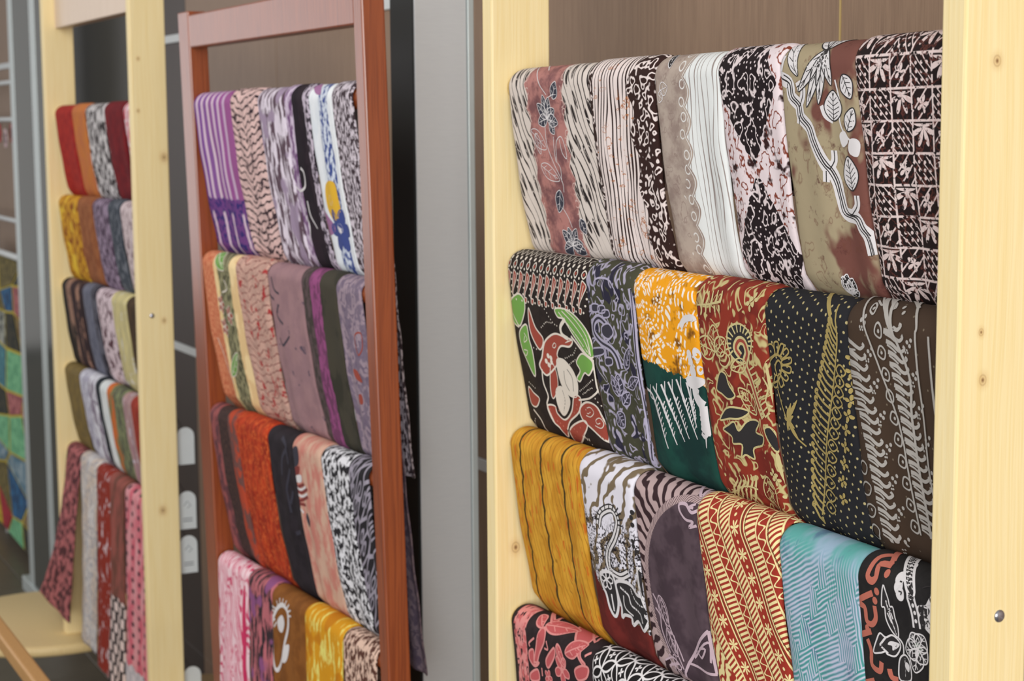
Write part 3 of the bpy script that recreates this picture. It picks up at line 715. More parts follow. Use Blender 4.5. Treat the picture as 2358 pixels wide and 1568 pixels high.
# --- left pine rack
cloth('L11', p_marble('scarlet', (170, 44, 36), (150, 34, 32), 20), 'plain scarlet cloth at the end of the top rail')
cloth('L12', p_marble('copper_orange', (188, 112, 68), (196, 120, 60), 60), 'copper orange cloth beside the scarlet one')
cloth('L13', p_speckle('black_white_coarse', (60, 54, 56), (208, 204, 206), 15, .5, 1., .6), 'black and white coarsely speckled cloth')
cloth('L14', p_marble('crimson', (118, 30, 36), (102, 26, 34), 30), 'plain dark crimson cloth')
cloth('L15', p_speckle('crimson_white', (196, 60, 84), (226, 206, 212), 14, .48), 'crimson and white speckled cloth beside the post')
cloth('L21', p_speckle('gold_brown', (204, 150, 42), (140, 74, 26), 18, .54, 1., .8, (226, 186, 60)), 'golden yellow cloth with brown blotches')
cloth('L22', p_marble('copper', (156, 98, 62), (136, 80, 50), 30), 'plain copper brown cloth')
cloth('L23', p_speckle('violet_grey', (82, 66, 84), (150, 132, 154), 14, .5), 'violet grey speckled cloth')
cloth('L24', p_speckle('slate', (66, 72, 82), (112, 116, 126), 18, .55), 'slate blue grey cloth with pale specks')
cloth('L25', p_speckle('pale_pink_grey', (206, 190, 194), (134, 112, 118), 14, .55), 'pale pinkish grey speckled cloth')
cloth('L31', p_bands('black_tan', [(0, (34, 32, 34), (44, 40, 40), 30), (60, (150, 116, 100), (46, 40, 40), 40), (110, (52, 36, 40), (60, 42, 46), 30), (165, (160, 122, 104), (52, 38, 42), 30), (205, (54, 38, 42), (46, 34, 38), 30)]), 'black cloth with tan vertical patches')
cloth('L32', p_bands('steel_blue', [(0, (112, 114, 130), (98, 100, 116), 20), (95, (58, 56, 66), (96, 96, 108), 20)]), 'steel blue grey cloth with a darker edge')
cloth('L33', p_speckle('white_maroon_diamonds', (214, 196, 204), (82, 46, 56), 20, .54, 1., .8), 'pinkish white cloth with maroon diamond blotches')
cloth('L34', p_marble('pale_straw', (206, 194, 140), (186, 176, 132), 30, None, 9, .12, 3, 1, .4, .4, .6, 0, (216, 212, 200), 40, .58), 'pale straw yellow cloth')
cloth('L35', p_marble('umber', (78, 60, 42), (62, 48, 36), 30), 'dark umber cloth beside the straw yellow one')
cloth('L41', p_marble('olive', (128, 108, 62), (112, 96, 60), 30), 'plain olive cloth at the end of its rail', dx=.02)
cloth('L42', p_bands('white_navy', [(0, (206, 206, 218), (160, 156, 176), 20), (105, (216, 216, 226), (134, 122, 140), 24), (185, (40, 46, 52), (40, 46, 52), 30)]), 'white and lilac cloth with a dark edge', dx=.03)
cloth('L43', p_marble('white_plain', (218, 222, 222), (206, 212, 214), 40), 'narrow plain white cloth', dx=.03)
cloth('L44', p_bands('orange_green', [(0, (206, 108, 52), (120, 122, 84), 40), (70, (124, 130, 96), (90, 92, 76), 20)]), 'orange cloth turning mossy green lower down', dx=.02)
cloth('L45', p_marble('rose_grey', (172, 142, 140), (158, 124, 132), 30, None, 9, .12, 3, 1, .5, .4, .6, 0, (196, 184, 196), 30, .58), 'rose grey cloth beside the mossy one', dx=.02)
cloth('L46', p_marble('rust_red', (160, 60, 44), (140, 50, 40), 30), 'rust red cloth beside the post')
FR = dict(t0=-.02, t1=-.05)
cloth('L51', p_speckle('maroon_pink', (84, 46, 50), (178, 104, 106), 20, .5, 1., .8), 'long maroon and pink mottled cloth on the lowest rail', front=.455, dx=-.0, flare=1.3, t0=-.12, t1=-.09)
cloth('L52', p_marble('beige_white', (206, 190, 176), (212, 208, 206), 60, (150, 150, 160), 14, .10, 3, 1, .6), 'long beige cloth turning to white speckles on the lowest rail', front=.495, dx=0, **FR)
cloth('L53', p_speckle('rust_white_spots', (140, 48, 36), (216, 200, 206), 26, .60, 1.4, .7), 'long rust red cloth with white spots on the lowest rail', front=.515, dx=0, **FR)
cloth('L54', p_checks('umber_red_checks', (150, 84, 76), (110, 70, 60), 315, (222, 202, 198), (44, 38, 40)), 'long reddish brown cloth ending in cream and black checks on the lowest rail', front=.518, dx=0, **FR)
cloth('L55', p_checks('pink_dashes', (214, 150, 156), (204, 100, 116), 440, (196, 190, 196), (176, 172, 180), (58, 44, 52)), 'long pink cloth with dark dashes on the lowest rail', front=.518, dx=0, **FR)

# ---------------------------------------------------------------- printed motifs
INKS = {'n': (46, 48, 64), 'w': (226, 222, 224), 'k': (36, 32, 34), 'r': (158, 66, 50), 'g': (112, 164, 72), 'c': (228, 218, 206), 'o': (192, 108, 90), 'l': (176, 170, 194),
        'd': (48, 45, 60), 't': (204, 190, 136), 'y': (166, 146, 86), 'a': (176, 171, 166), 'm': (202, 178, 190), 'f': (110, 128, 112), 'p': (226, 146, 144), 'q': (196, 88, 92),
        'Y': (226, 178, 44), 'v': (164, 112, 158), 'b': (56, 72, 140), 'R': (128, 48, 44), 'Z': (224, 224, 128), 'P': (214, 34, 96)}
MOTIF = {
 'R11': [
  ('L','n','w',99,67,78,50,15,2,0.9),
  ('L','n','w',99,67,93,40,15,2,0.9),
  ('L','n','w',99,67,107,43,15,2,0.9),
  ('L','n','w',99,67,119,57,15,2,0.9),
  ('L','n','w',99,67,125,73,15,2,0.9),
  ('L','n','w',99,67,76,72,15,2,0.9),
  ('L','n','w',104,72,114,85,14,2,0.9),
  ('L','n','w',118,45,128,27,17,2,0.9),
  ('S','w',1.1,[(92,72),(91,95),(103,117),(117,139),(116,152)],0),
  ('S','w',1.1,[(103,40),(18,-30),(99,14)],0),
  ('S','w',1.1,[(108,43),(120,40)],0),
  ('S','w',1.1,[(112,118),(116,95),(130,88),(138,101),(138,113),(129,106),(125,91)],0),
  ('S','w',1.1,[(105,169),(116,181),(122,193)],0),
  ('S','w',1.1,[(110,88),(109,101),(110,117)],0),
  ('S','w',1.1,[(116,140),(119,125),(114,118)],0),
  ('L',None,'w',53,81,90,102,20,2,0.9),
  ('L',None,'w',64,84,74,108,14,1,0.9),
  ('L',None,'w',71,121,112,138,18,3,0.9),
  ('L','n','w',108,150,96,176,18,2,0.9),
  ('L','n','w',117,214,98,197,15,2,0.9),
  ('L','n','w',117,214,112,193,15,2,0.9),
  ('L','n','w',117,214,132,194,15,2,0.9),
  ('L','n','w',117,214,141,211,15,2,0.9),
  ('L','n','w',117,214,145,220,15,2,0.9),
  ('L','n','w',117,214,97,220,15,2,0.9),
  ('L','n','w',145,182,154,199,16,2,0.9),
 ],
 'R13': [
  ('L',None,'w',-2,37,-1,26,14,1,0.9),
  ('L',None,'w',14,42,29,39,14,1,0.9),
  ('L',None,'w',10,46,18,51,14,1,0.9),
  ('L','k','w',33,22,22,2,9,1,0.9),
 ],
 'R15': [
  ('S','w',13,[(3,18),(2,26),(0,35),(17,42),(19,54),(29,62),(32,73),(44,82),(49,94),(56,107),(62,116),(68,121),(74,132),(77,145),(82,159),(100,162),(106,171),(112,179),(114,195)],0),
  ('S','w',8,[(30,64),(37,53),(36,44),(28,46)],0),
  ('S','w',8,[(67,119),(73,112),(74,103)],0),
  ('S','w',8,[(92,160),(103,152),(104,142)],0),
  ('S','w',8,[(62,121),(61,131)],0),
  ('S','w',8,[(30,71),(28,79)],0),
  ('S','k',1.6,[(3,18),(2,26),(0,35),(17,42),(19,54),(29,62),(32,73),(44,82),(49,94),(56,107),(62,116),(68,121),(74,132),(77,145),(82,159),(100,162),(106,171),(112,179),(114,195)],0),
  ('S','k',1.2,[(30,64),(37,53),(36,44),(28,46)],0),
  ('S','k',1.2,[(67,119),(73,112),(74,103)],0),
  ('S','k',1.2,[(92,160),(103,152),(104,142)],0),
  ('S','k',1.2,[(62,121),(61,131)],0),
  ('S','k',1.2,[(30,71),(28,79)],0),
  ('S','k',1.2,[(9,34),(20,40),(22,53),(32,61),(35,72),(47,81),(52,93),(58,106),(65,115),(70,120),(76,130),(80,144),(86,158),(104,161),(109,170),(114,178)],0),
  ('S','k',1.1,[(14,42),(16,55),(26,63),(28,74),(40,83),(46,95),(53,108),(60,117),(65,122),(71,132),(75,146),(79,160),(97,164),(103,172),(110,180),(112,196)],0),
  ('L','w','k',31,36,2,-10,15,5,1.0),
  ('L','w','k',79,77,82,50,26,6,1.2),
  ('S','w',5,[(64,63),(68,72),(78,77)],0),
  ('L','w','k',97,37,107,58,18,4,1.2),
  ('L','w','k',99,138,94,108,25,6,1.2),
  ('L','w','k',98,86,109,66,16,3,1.2),
  ('L','w',None,94,86,88,100,14,0,0.9),
  ('L','w',None,101,93,110,108,18,0,0.9),
  ('S','w',2,[(86,41),(91,62),(88,77),(94,89),(108,98)],0),
  ('L','k','w',62,235,64,217,11,2,1.2),
  ('L','k','w',62,235,69,215,11,2,1.2),
  ('L','k','w',62,235,75,219,11,2,1.2),
  ('L','k','w',62,235,73,232,11,2,1.2),
  ('L','w','k',70,16,30,50,12,3,1.2),
  ('L','w','k',70,16,42,64,12,3,1.2),
  ('L','w','k',70,16,60,62,12,3,1.2),
  ('L','w','k',70,16,80,46,12,3,1.2),
  ('L','w','k',70,16,90,-16,12,3,1.2),
  ('L','w','k',70,16,68,-22,12,3,1.2),
  ('L','w','k',70,16,44,-6,12,3,1.2),
 ],
 'R21': [
  ('P','r','c',2,[(57,73),(70,95),(84,108),(74,122),(63,112),(56,96)]),
  ('P','r','c',2.4,[(101,103),(119,98),(140,100),(157,102),(148,110),(126,112),(113,123),(114,132),(88,149),(77,152),(67,142),(75,131),(85,113)]),
  ('P','c','c',1,[(108,132),(126,127),(143,133),(154,142),(158,154),(149,169),(128,169),(112,157)]),
  ('P','r','c',1.6,[(93,136),(104,146),(102,164),(86,180),(84,166)]),
  ('P','r','c',2.2,[(70,191),(86,189),(88,198),(102,204),(128,189),(144,168),(159,170),(146,188),(112,206),(91,228),(86,217),(75,209)]),
  ('P','c','c',1,[(96,168),(114,162),(130,174),(120,188),(101,199),(93,187)]),
  ('S','k',1,[(113,166),(115,178),(103,195)],0),
  ('S','k',1,[(135,138),(146,147),(144,163)],0),
  ('S','k',1,[(126,141),(126,155),(134,164)],0),
  ('P','r','c',2.4,[(151,183),(171,172),(194,173),(202,188),(210,204),(210,213),(203,214),(178,206),(153,196)]),
  ('S','c',1.1,[(163,189),(174,189),(185,182),(178,177),(166,181),(168,186),(176,183)],0),
  ('S','c',1.1,[(181,198),(195,199),(201,193),(196,187),(186,191),(188,195),(195,193)],0),
  ('S','c',1.4,[(203,213),(206,206),(210,206)],0),
  ('P','r','c',2.2,[(113,212),(151,197),(161,201),(144,217),(109,236),(100,229)]),
  ('S','c',2.4,[(71,146),(70,162),(76,178),(70,190),(77,211)],0),
  ('S','c',2.2,[(153,172),(181,166),(200,157),(204,150)],0),
  ('P','r','c',2,[(21,175),(38,179),(54,184),(40,196),(22,195)]),
  ('S','c',2.5,[(26,202),(46,212),(50,228)],0),
  ('P',None,'c',1.2,[(110,110),(114,112),(109,116),(104,115)]),
  ('P','c',None,1,[(147,103),(156,102),(138,107)]),
  ('D','c',3.2,[(89,128),(95,130),(83,135),(95,135),(88,139)]),
  ('D','o',1.2,[(89,210),(94,213),(84,208),(122,212),(129,214),(141,207),(114,223),(145,179),(144,184),(134,190),(88,191),(93,194),(74,194),(75,200)]),
  ('D','c',1.0,[(87,64),(92,68),(97,71),(102,75),(106,79),(110,82),(114,85),(110,86),(105,86),(100,86),(96,87),(92,89),(88,92),(84,94)]),
  ('D','c',1.0,[(134,125),(139,124),(144,122),(149,120),(154,119),(158,116),(161,113),(164,110)]),
  ('D','c',1.0,[(144,131),(148,129),(152,127),(155,126),(159,124)]),
  ('D','c',1.0,[(161,160),(165,158),(170,156),(174,154),(179,152),(183,150),(187,148),(191,146),(194,144),(198,142)]),
  ('D','c',1.0,[(167,163),(171,161),(175,160),(179,158),(182,156),(186,155),(190,153),(194,152)]),
  ('D','c',1.0,[(119,87),(124,88)]),
  ('D','c',1.0,[(60,121),(66,122)]),
  ('D','c',1.0,[(27,168),(32,169),(37,170),(41,171),(46,172)]),
  ('D','c',1.0,[(144,217),(149,217),(153,218),(158,218),(158,224),(158,229),(162,231),(166,233),(171,235)]),
  ('D','c',1.0,[(196,164),(199,168),(203,172),(206,176),(207,181),(209,186)]),
  ('D','c',1.0,[(25,214),(22,217),(18,220),(15,223),(12,226),(9,229),(6,232),(2,235)]),
  ('P','g','c',2.2,[(-4,75),(28,59),(46,64),(46,79),(28,98),(10,89)]),
  ('P','g','c',2.2,[(24,106),(48,94),(52,111),(56,129),(52,157),(32,138),(23,124)]),
  ('S','c',1.2,[(39,105),(46,112),(35,117),(40,109)],0),
  ('S','c',1.2,[(30,127),(42,127),(34,134),(28,131)],0),
  ('P','g','c',2,[(124,68),(149,66),(174,72),(196,85),(204,105),(203,116),(192,113),(163,96),(143,79),(129,77)]),
  ('S','c',1.4,[(132,71),(155,86),(182,102),(200,114)],0),
  ('S','c',1.4,[(140,69),(164,81),(189,97),(200,114)],0),
  ('S','c',1.4,[(149,67),(173,77),(194,92),(200,114)],0),
  ('S','c',5,[(146,78),(133,88),(134,97),(147,101)],0),
  ('S','c',3,[(155,97),(176,108),(203,120),(203,134)],0),
  ('P','g','c',2,[(162,126),(180,114),(199,118),(202,127),(193,137),(182,136),(166,148),(159,145),(170,135)]),
  ('P','g','c',2,[(203,122),(207,140),(209,164),(203,153),(203,138)]),
  ('S','c',1.2,[(205,139),(207,141),(205,146)],0),
  ('P','g','c',2,[(2,60),(-3,78),(19,95),(23,100),(2,92)]),
 ],
 'R22': [
  ('S','l',9,[(41,93),(53,85),(46,77),(28,71),(15,78),(14,89),(29,98),(51,102),(61,111),(64,124)],0),
  ('S','d',3,[(41,93),(53,85),(46,77),(28,71),(15,78),(14,89),(29,98),(51,102),(61,111),(64,124)],0),
  ('P','d','l',1.8,[(15,57),(29,56),(30,63),(15,65)]),
  ('P','d','l',1.8,[(29,58),(43,56),(44,63),(29,65)]),
  ('P','d','l',1.8,[(38,62),(52,60),(53,67),(39,69)]),
  ('P','d','l',1.8,[(3,67),(13,66),(-2,76),(3,74)]),
  ('P','d','l',1.8,[(4,98),(18,95),(-3,107),(4,105)]),
  ('P','d','l',1.8,[(-2,110),(31,104),(32,111),(-2,118)]),
  ('P','d','l',1.8,[(36,115),(51,113),(51,120),(36,123)]),
  ('P','d','l',2,[(34,80),(51,75),(59,84),(49,92),(34,89)]),
  ('L','d','l',53,156,45,133,16,3,1.6),
  ('L','d','l',56,155,58,130,16,3,1.6),
  ('L','d','l',72,123,93,97,14,3,1.6),
  ('L','d','l',72,144,103,129,14,3,1.6),
  ('L','d','l',43,176,55,191,24,4,1.6),
  ('L','d','l',59,165,73,150,14,2,1.6),
  ('S','l',5,[(101,32),(104,56),(105,96),(105,129),(107,178),(102,228)],0),
  ('S','d',1.4,[(103,32),(104,80),(104,120),(107,181),(103,224)],0),
  ('S','l',1.8,[(74,91),(74,76),(82,58),(78,53),(73,58),(79,61)],0),
  ('S','l',1.8,[(26,41),(24,32),(36,27),(61,29),(77,46)],0),
  ('S','l',1.8,[(83,85),(91,87),(91,81),(82,83),(82,90)],0),
 ],
 'R23': [
  ('S','w',3.4,[(2,137),(24,146),(41,196)],0.55),
  ('S','w',1.6,[(18,143),(24,148),(32,141)],0),
  ('S','w',1.5,[(21,148),(26,153),(34,147)],0),
  ('S','w',1.4000000000000001,[(24,153),(28,158),(35,152)],0),
  ('S','w',1.3,[(26,158),(30,163),(36,157)],0),
  ('S','w',1.2000000000000002,[(29,163),(33,168),(38,162)],0),
  ('S','w',1.1,[(32,168),(35,173),(39,168)],0),
  ('S','w',1.0,[(34,173),(36,179),(41,173)],0),
  ('S','w',0.9,[(37,179),(38,184),(42,178)],0),
  ('S','w',1.5,[(18,130),(13,144),(26,146)],0),
  ('S','w',3.4,[(25,131),(41,148),(57,190)],0.55),
  ('S','w',1.6,[(38,145),(41,150),(46,144)],0),
  ('S','w',1.5,[(40,149),(43,154),(47,149)],0),
  ('S','w',1.4000000000000001,[(42,154),(45,159),(49,153)],0),
  ('S','w',1.3,[(44,158),(46,163),(50,158)],0),
  ('S','w',1.2000000000000002,[(46,162),(48,167),(52,162)],0),
  ('S','w',1.1,[(48,167),(50,172),(54,166)],0),
  ('S','w',1.0,[(50,171),(52,176),(55,171)],0),
  ('S','w',0.9,[(52,175),(53,181),(57,175)],0),
  ('S','w',1.5,[(36,126),(33,139),(42,148)],0),
  ('S','w',3.4,[(44,126),(52,144),(73,184)],0.55),
  ('S','w',1.6,[(49,140),(52,145),(57,140)],0),
  ('S','w',1.5,[(51,145),(54,150),(59,144)],0),
  ('S','w',1.4000000000000001,[(53,149),(56,154),(60,149)],0),
  ('S','w',1.3,[(56,153),(58,158),(62,153)],0),
  ('S','w',1.2000000000000002,[(58,158),(60,163),(65,157)],0),
  ('S','w',1.1,[(61,162),(63,167),(67,162)],0),
  ('S','w',1.0,[(63,166),(65,171),(69,166)],0),
  ('S','w',0.9,[(66,170),(67,176),(71,170)],0),
  ('S','w',1.5,[(51,122),(49,135),(53,144)],0),
  ('S','w',3.4,[(57,122),(66,141),(84,179)],0.55),
  ('S','w',1.6,[(63,137),(66,142),(72,136)],0),
  ('S','w',1.5,[(65,141),(68,146),(74,140)],0),
  ('S','w',1.4000000000000001,[(67,145),(70,150),(76,144)],0),
  ('S','w',1.3,[(69,149),(72,154),(77,149)],0),
  ('S','w',1.2000000000000002,[(72,153),(74,158),(79,153)],0),
  ('S','w',1.1,[(74,157),(76,162),(81,157)],0),
  ('S','w',1.0,[(76,161),(78,166),(82,161)],0),
  ('S','w',0.9,[(78,165),(80,170),(84,165)],0),
  ('S','w',1.5,[(66,118),(63,131),(68,140)],0),
  ('S','w',3.4,[(74,117),(84,140),(100,177)],0.55),
  ('S','w',1.6,[(81,136),(84,141),(89,135)],0),
  ('S','w',1.5,[(83,140),(86,145),(91,139)],0),
  ('S','w',1.4000000000000001,[(85,144),(88,149),(92,143)],0),
  ('S','w',1.3,[(87,148),(90,153),(94,147)],0),
  ('S','w',1.2000000000000002,[(89,152),(91,156),(95,151)],0),
  ('S','w',1.1,[(91,155),(93,160),(97,155)],0),
  ('S','w',1.0,[(93,159),(94,164),(98,159)],0),
  ('S','w',0.9,[(95,163),(96,168),(100,163)],0),
  ('S','w',1.5,[(83,113),(81,126),(86,139)],0),
  ('S','w',3.4,[(92,118),(97,138),(102,164)],0.55),
  ('S','w',1.6,[(93,134),(97,139),(102,134)],0),
  ('S','w',1.5,[(94,137),(97,142),(102,136)],0),
  ('S','w',1.4000000000000001,[(95,140),(98,145),(103,139)],0),
  ('S','w',1.3,[(96,142),(98,147),(103,142)],0),
  ('S','w',1.2000000000000002,[(96,145),(99,150),(104,145)],0),
  ('S','w',1.1,[(97,148),(100,153),(104,147)],0),
  ('S','w',1.0,[(98,151),(100,156),(104,150)],0),
  ('S','w',0.9,[(99,153),(100,158),(104,153)],0),
  ('S','w',1.5,[(99,114),(98,127),(98,138)],0),
  ('S','w',16,[(111,120),(110,130),(125,139)],0.2),
  ('S','w',22,[(124,138),(125,152),(122,168)],0.5),
  ('S','w',4,[(123,163),(117,183)],0.6),
  ('S','w',5,[(115,142),(125,145),(130,140)],0),
  ('S','w',5,[(114,147),(124,150),(130,145)],0),
  ('S','w',5,[(114,152),(123,155),(129,150)],0),
  ('S','w',5,[(114,157),(122,160),(128,155)],0),
  ('S','w',5,[(113,162),(120,165),(128,160)],0),
  ('S','w',5,[(112,168),(118,171),(126,165)],0),
  ('P','w',None,1,[(93,113),(109,109),(127,109),(127,116),(108,123),(96,122)]),
  ('D','w',5,[(106,87),(107,94),(124,101)]),
  ('D','w',7,[(121,85),(109,105)]),
  ('S','w',7,[(95,60),(105,51),(120,48),(123,51)],0),
 ],
 'R24': [
  ('P','k','t',2,[(58,67),(62,54),(80,48),(96,54),(99,66),(88,82),(76,87),(63,81)]),
  ('S','t',1.8,[(66,76),(58,82)],0),
  ('S','t',1.8,[(64,73),(55,76)],0),
  ('S','t',1.8,[(64,69),(54,70)],0),
  ('S','t',1.8,[(65,65),(56,63)],0),
  ('S','t',1.8,[(68,62),(61,57)],0),
  ('S','t',1.8,[(72,59),(67,52)],0),
  ('S','t',1.8,[(76,57),(75,49)],0),
  ('S','t',1.8,[(81,56),(83,48)],0),
  ('S','t',1.8,[(85,57),(91,48)],0),
  ('S','t',1.8,[(89,58),(97,52)],0),
  ('S','t',1.8,[(92,61),(102,56)],0),
  ('S','t',1.8,[(93,64),(103,62)],0),
  ('S','t',1.8,[(92,68),(102,68)],0),
  ('S','t',1.8,[(89,72),(98,75)],0),
  ('S','t',9,[(77,80),(71,73),(77,65),(86,66),(89,76),(83,88),(90,103),(98,120),(109,136)],0),
  ('S','r',3.4,[(77,80),(71,73),(77,65),(86,66),(89,76),(83,88),(90,103),(98,120),(109,136)],0),
  ('S','t',1.7,[(88,93),(100,87)],0),
  ('S','t',1.7,[(90,98),(102,93)],0),
  ('S','t',1.7,[(93,104),(105,98)],0),
  ('S','t',1.7,[(96,109),(107,103)],0),
  ('S','t',1.7,[(99,114),(110,108)],0),
  ('S','t',1.7,[(102,119),(113,114)],0),
  ('S','t',1.7,[(106,124),(115,119)],0),
  ('S','t',1.7,[(109,130),(117,124)],0),
  ('S','t',1.7,[(112,135),(119,130)],0),
  ('P','k','t',2,[(31,160),(44,153),(56,148),(62,156),(74,146),(86,142),(98,143),(88,154),(104,155),(99,165),(80,172),(78,183),(67,180),(60,184),(64,170),(49,171),(48,164)]),
  ('P','k','t',2,[(27,119),(38,101),(50,101),(54,111),(62,121),(51,126),(37,123)]),
  ('P','k','t',2,[(27,151),(40,138),(58,133),(79,135),(67,143),(48,146)]),
  ('P','k','t',2,[(108,149),(117,144),(123,152),(124,165),(119,167)]),
  ('S','t',1.8,[(2,37),(27,34),(50,30)],0),
  ('S','t',3.2,[(7,36),(-4,30),(11,24)],0.5),
  ('S','t',3.2,[(4,37),(2,44),(2,49)],0.5),
  ('S','t',3.2,[(16,35),(20,29),(19,23)],0.5),
  ('S','t',3.2,[(14,36),(14,42),(12,46)],0.5),
  ('S','t',3.2,[(24,34),(28,28),(27,23)],0.5),
  ('S','t',3.2,[(23,35),(22,41),(21,44)],0.5),
  ('S','t',3.2,[(33,33),(35,28),(34,22)],0.5),
  ('S','t',3.2,[(31,34),(30,40),(30,42)],0.5),
  ('S','t',3.2,[(41,32),(43,27),(42,21)],0.5),
  ('S','t',3.2,[(39,34),(39,40),(38,39)],0.5),
  ('S','t',3.2,[(49,31),(51,26),(49,21)],0.5),
  ('S','t',3.2,[(47,33),(47,39),(46,37)],0.5),
  ('S','t',1.8,[(-2,237),(53,215),(74,215)],0),
  ('S','t',3,[(32,220),(43,210),(40,205)],0.5),
  ('S','t',3,[(32,220),(22,231),(7,248)],0.5),
  ('S','t',3,[(40,219),(50,209),(48,204)],0.5),
  ('S','t',3,[(40,219),(31,228),(18,245)],0.5),
  ('S','t',3,[(49,217),(58,208),(56,202)],0.5),
  ('S','t',3,[(49,217),(41,226),(28,242)],0.5),
  ('S','t',3,[(58,215),(63,207),(63,201)],0.5),
  ('S','t',3,[(57,216),(53,222),(36,240)],0.5),
  ('S','t',3,[(65,214),(69,206),(68,200)],0.5),
  ('S','t',3,[(64,215),(62,220),(46,237)],0.5),
  ('S','t',3,[(71,213),(74,205),(74,200)],0.5),
  ('S','t',3,[(70,214),(69,220),(56,234)],0.5),
  ('L',None,'t',94,198,100,233,28,4,1.6),
  ('P','t',None,1,[(121,167),(124,184),(128,207),(126,208),(121,194),(118,178)]),
  ('L',None,'t',33,81,0,75,24,3,1.8),
  ('L',None,'t',33,81,34,54,24,3,1.8),
  ('L',None,'t',35,81,55,66,20,3,1.8),
  ('L',None,'t',53,93,48,79,20,0,1.8),
  ('L',None,'t',85,86,61,94,14,3,1.6),
  ('L',None,'t',95,135,68,113,18,4,1.6),
  ('F','t',None,101,28,6,4,0,0.9),
  ('F','t',None,106,24,6,4,0,0.9),
  ('F','t',None,111,192,6,4,0,0.9),
  ('F','t',None,114,197,6,4,0,0.9),
  ('F','t',None,125,213,6,4,0,0.9),
  ('S','t',3,[(119,82),(121,103),(124,122),(126,139),(127,161)],0),
  ('S','t',2,[(113,96),(119,106),(115,119),(122,124)],0),
 ],
 'R25': [
  ('S','y',2,[(112,14),(117,38),(111,65),(100,99),(86,135),(68,181),(53,226)],0),
  ('S','y',3.2,[(118,38),(113,32),(109,26),(106,24),(48,-30),(108,24)],-0.3),
  ('S','y',3.2,[(116,43),(111,37),(108,30),(106,28),(106,26),(108,28)],-0.3),
  ('S','y',3.2,[(115,48),(109,42),(106,35),(104,33),(105,31),(106,32)],-0.3),
  ('S','y',3.2,[(114,54),(108,48),(104,41),(102,38),(103,36),(105,37)],-0.3),
  ('S','y',3.2,[(113,59),(106,53),(102,46),(100,43),(101,41),(103,43)],-0.3),
  ('S','y',3.2,[(111,64),(104,58),(99,51),(98,49),(99,47),(101,48)],-0.3),
  ('S','y',3.2,[(110,69),(102,64),(97,57),(95,54),(96,52),(98,54)],-0.3),
  ('S','y',3.2,[(108,76),(100,70),(94,64),(92,61),(93,59),(96,60)],-0.3),
  ('S','y',3.2,[(106,82),(97,77),(92,70),(89,68),(90,66),(93,67)],-0.3),
  ('S','y',3.2,[(104,89),(94,84),(88,77),(86,75),(87,72),(90,74)],-0.3),
  ('S','y',3.2,[(102,96),(92,90),(86,84),(83,81),(84,79),(87,81)],-0.3),
  ('S','y',3.2,[(100,102),(90,97),(83,91),(80,88),(81,86),(84,87)],-0.3),
  ('S','y',3.2,[(98,109),(87,104),(79,98),(75,96),(77,93),(80,94)],-0.3),
  ('S','y',3.2,[(95,116),(84,111),(76,105),(73,102),(75,100),(78,101)],-0.3),
  ('S','y',3.2,[(92,123),(82,118),(74,112),(71,109),(72,107),(76,108)],-0.3),
  ('S','y',3.2,[(90,130),(79,125),(71,119),(68,116),(70,114),(73,115)],-0.3),
  ('S','y',3.2,[(86,137),(75,132),(68,126),(65,123),(67,121),(70,122)],-0.3),
  ('S','y',3.2,[(83,145),(72,140),(65,134),(63,131),(64,129),(67,130)],-0.3),
  ('S','y',3.2,[(79,154),(68,149),(62,142),(60,140),(62,138),(64,139)],-0.3),
  ('S','y',3.2,[(75,163),(65,158),(60,151),(58,148),(59,146),(61,148)],-0.3),
  ('S','y',3.2,[(72,172),(62,167),(57,160),(55,157),(57,155),(59,156)],-0.3),
  ('S','y',3.2,[(68,181),(59,176),(55,168),(53,166),(54,163),(56,165)],-0.3),
  ('S','y',3.2,[(66,190),(57,184),(53,177),(51,174),(52,172),(54,173)],-0.3),
  ('S','y',3.2,[(64,198),(56,193),(51,185),(50,182),(51,180),(53,182)],-0.3),
  ('S','y',3.2,[(62,207),(54,201),(50,194),(48,191),(50,189),(51,190)],-0.3),
  ('S','y',3.2,[(60,215),(53,209),(49,202),(48,199),(49,197),(50,198)],-0.3),
  ('S','y',3.2,[(54,225),(52,218),(48,210),(46,208),(48,205),(49,207)],-0.3),
  ('L',None,'y',112,70,125,72,11,0,1.6),
  ('D','y',1.6,[(119,71)]),
  ('L',None,'y',109,80,122,82,11,0,1.6),
  ('D','y',1.6,[(116,80)]),
  ('L',None,'y',106,89,120,92,11,0,1.6),
  ('D','y',1.6,[(113,90)]),
  ('L',None,'y',102,99,117,101,11,0,1.6),
  ('D','y',1.6,[(110,100)]),
  ('L',None,'y',99,110,113,112,11,0,1.6),
  ('D','y',1.6,[(106,110)]),
  ('L',None,'y',95,120,108,122,11,0,1.6),
  ('D','y',1.6,[(102,121)]),
  ('L',None,'y',91,130,104,132,11,0,1.6),
  ('D','y',1.6,[(97,131)]),
  ('L',None,'y',86,142,99,144,11,0,1.6),
  ('D','y',1.6,[(93,142)]),
  ('L',None,'y',81,154,95,156,11,0,1.6),
  ('D','y',1.6,[(89,155)]),
  ('L',None,'y',76,168,91,169,11,0,1.6),
  ('D','y',1.6,[(84,168)]),
  ('L',None,'y',70,181,87,181,11,0,1.6),
  ('D','y',1.6,[(80,181)]),
  ('L',None,'y',67,194,85,194,11,0,1.6),
  ('D','y',1.6,[(76,193)]),
  ('L',None,'y',65,206,82,206,11,0,1.6),
  ('D','y',1.6,[(73,206)]),
  ('F','y',None,132,59,6,4,20,0.9),
  ('F','y',None,131,71,6,4,20,0.9),
  ('F','y',None,130,84,6,4,20,0.9),
  ('F','y',None,128,97,6,4,20,0.9),
  ('F','y',None,124,110,6,4,20,0.9),
  ('F','y',None,118,124,6,4,20,0.9),
  ('F','y',None,112,141,6,4,20,0.9),
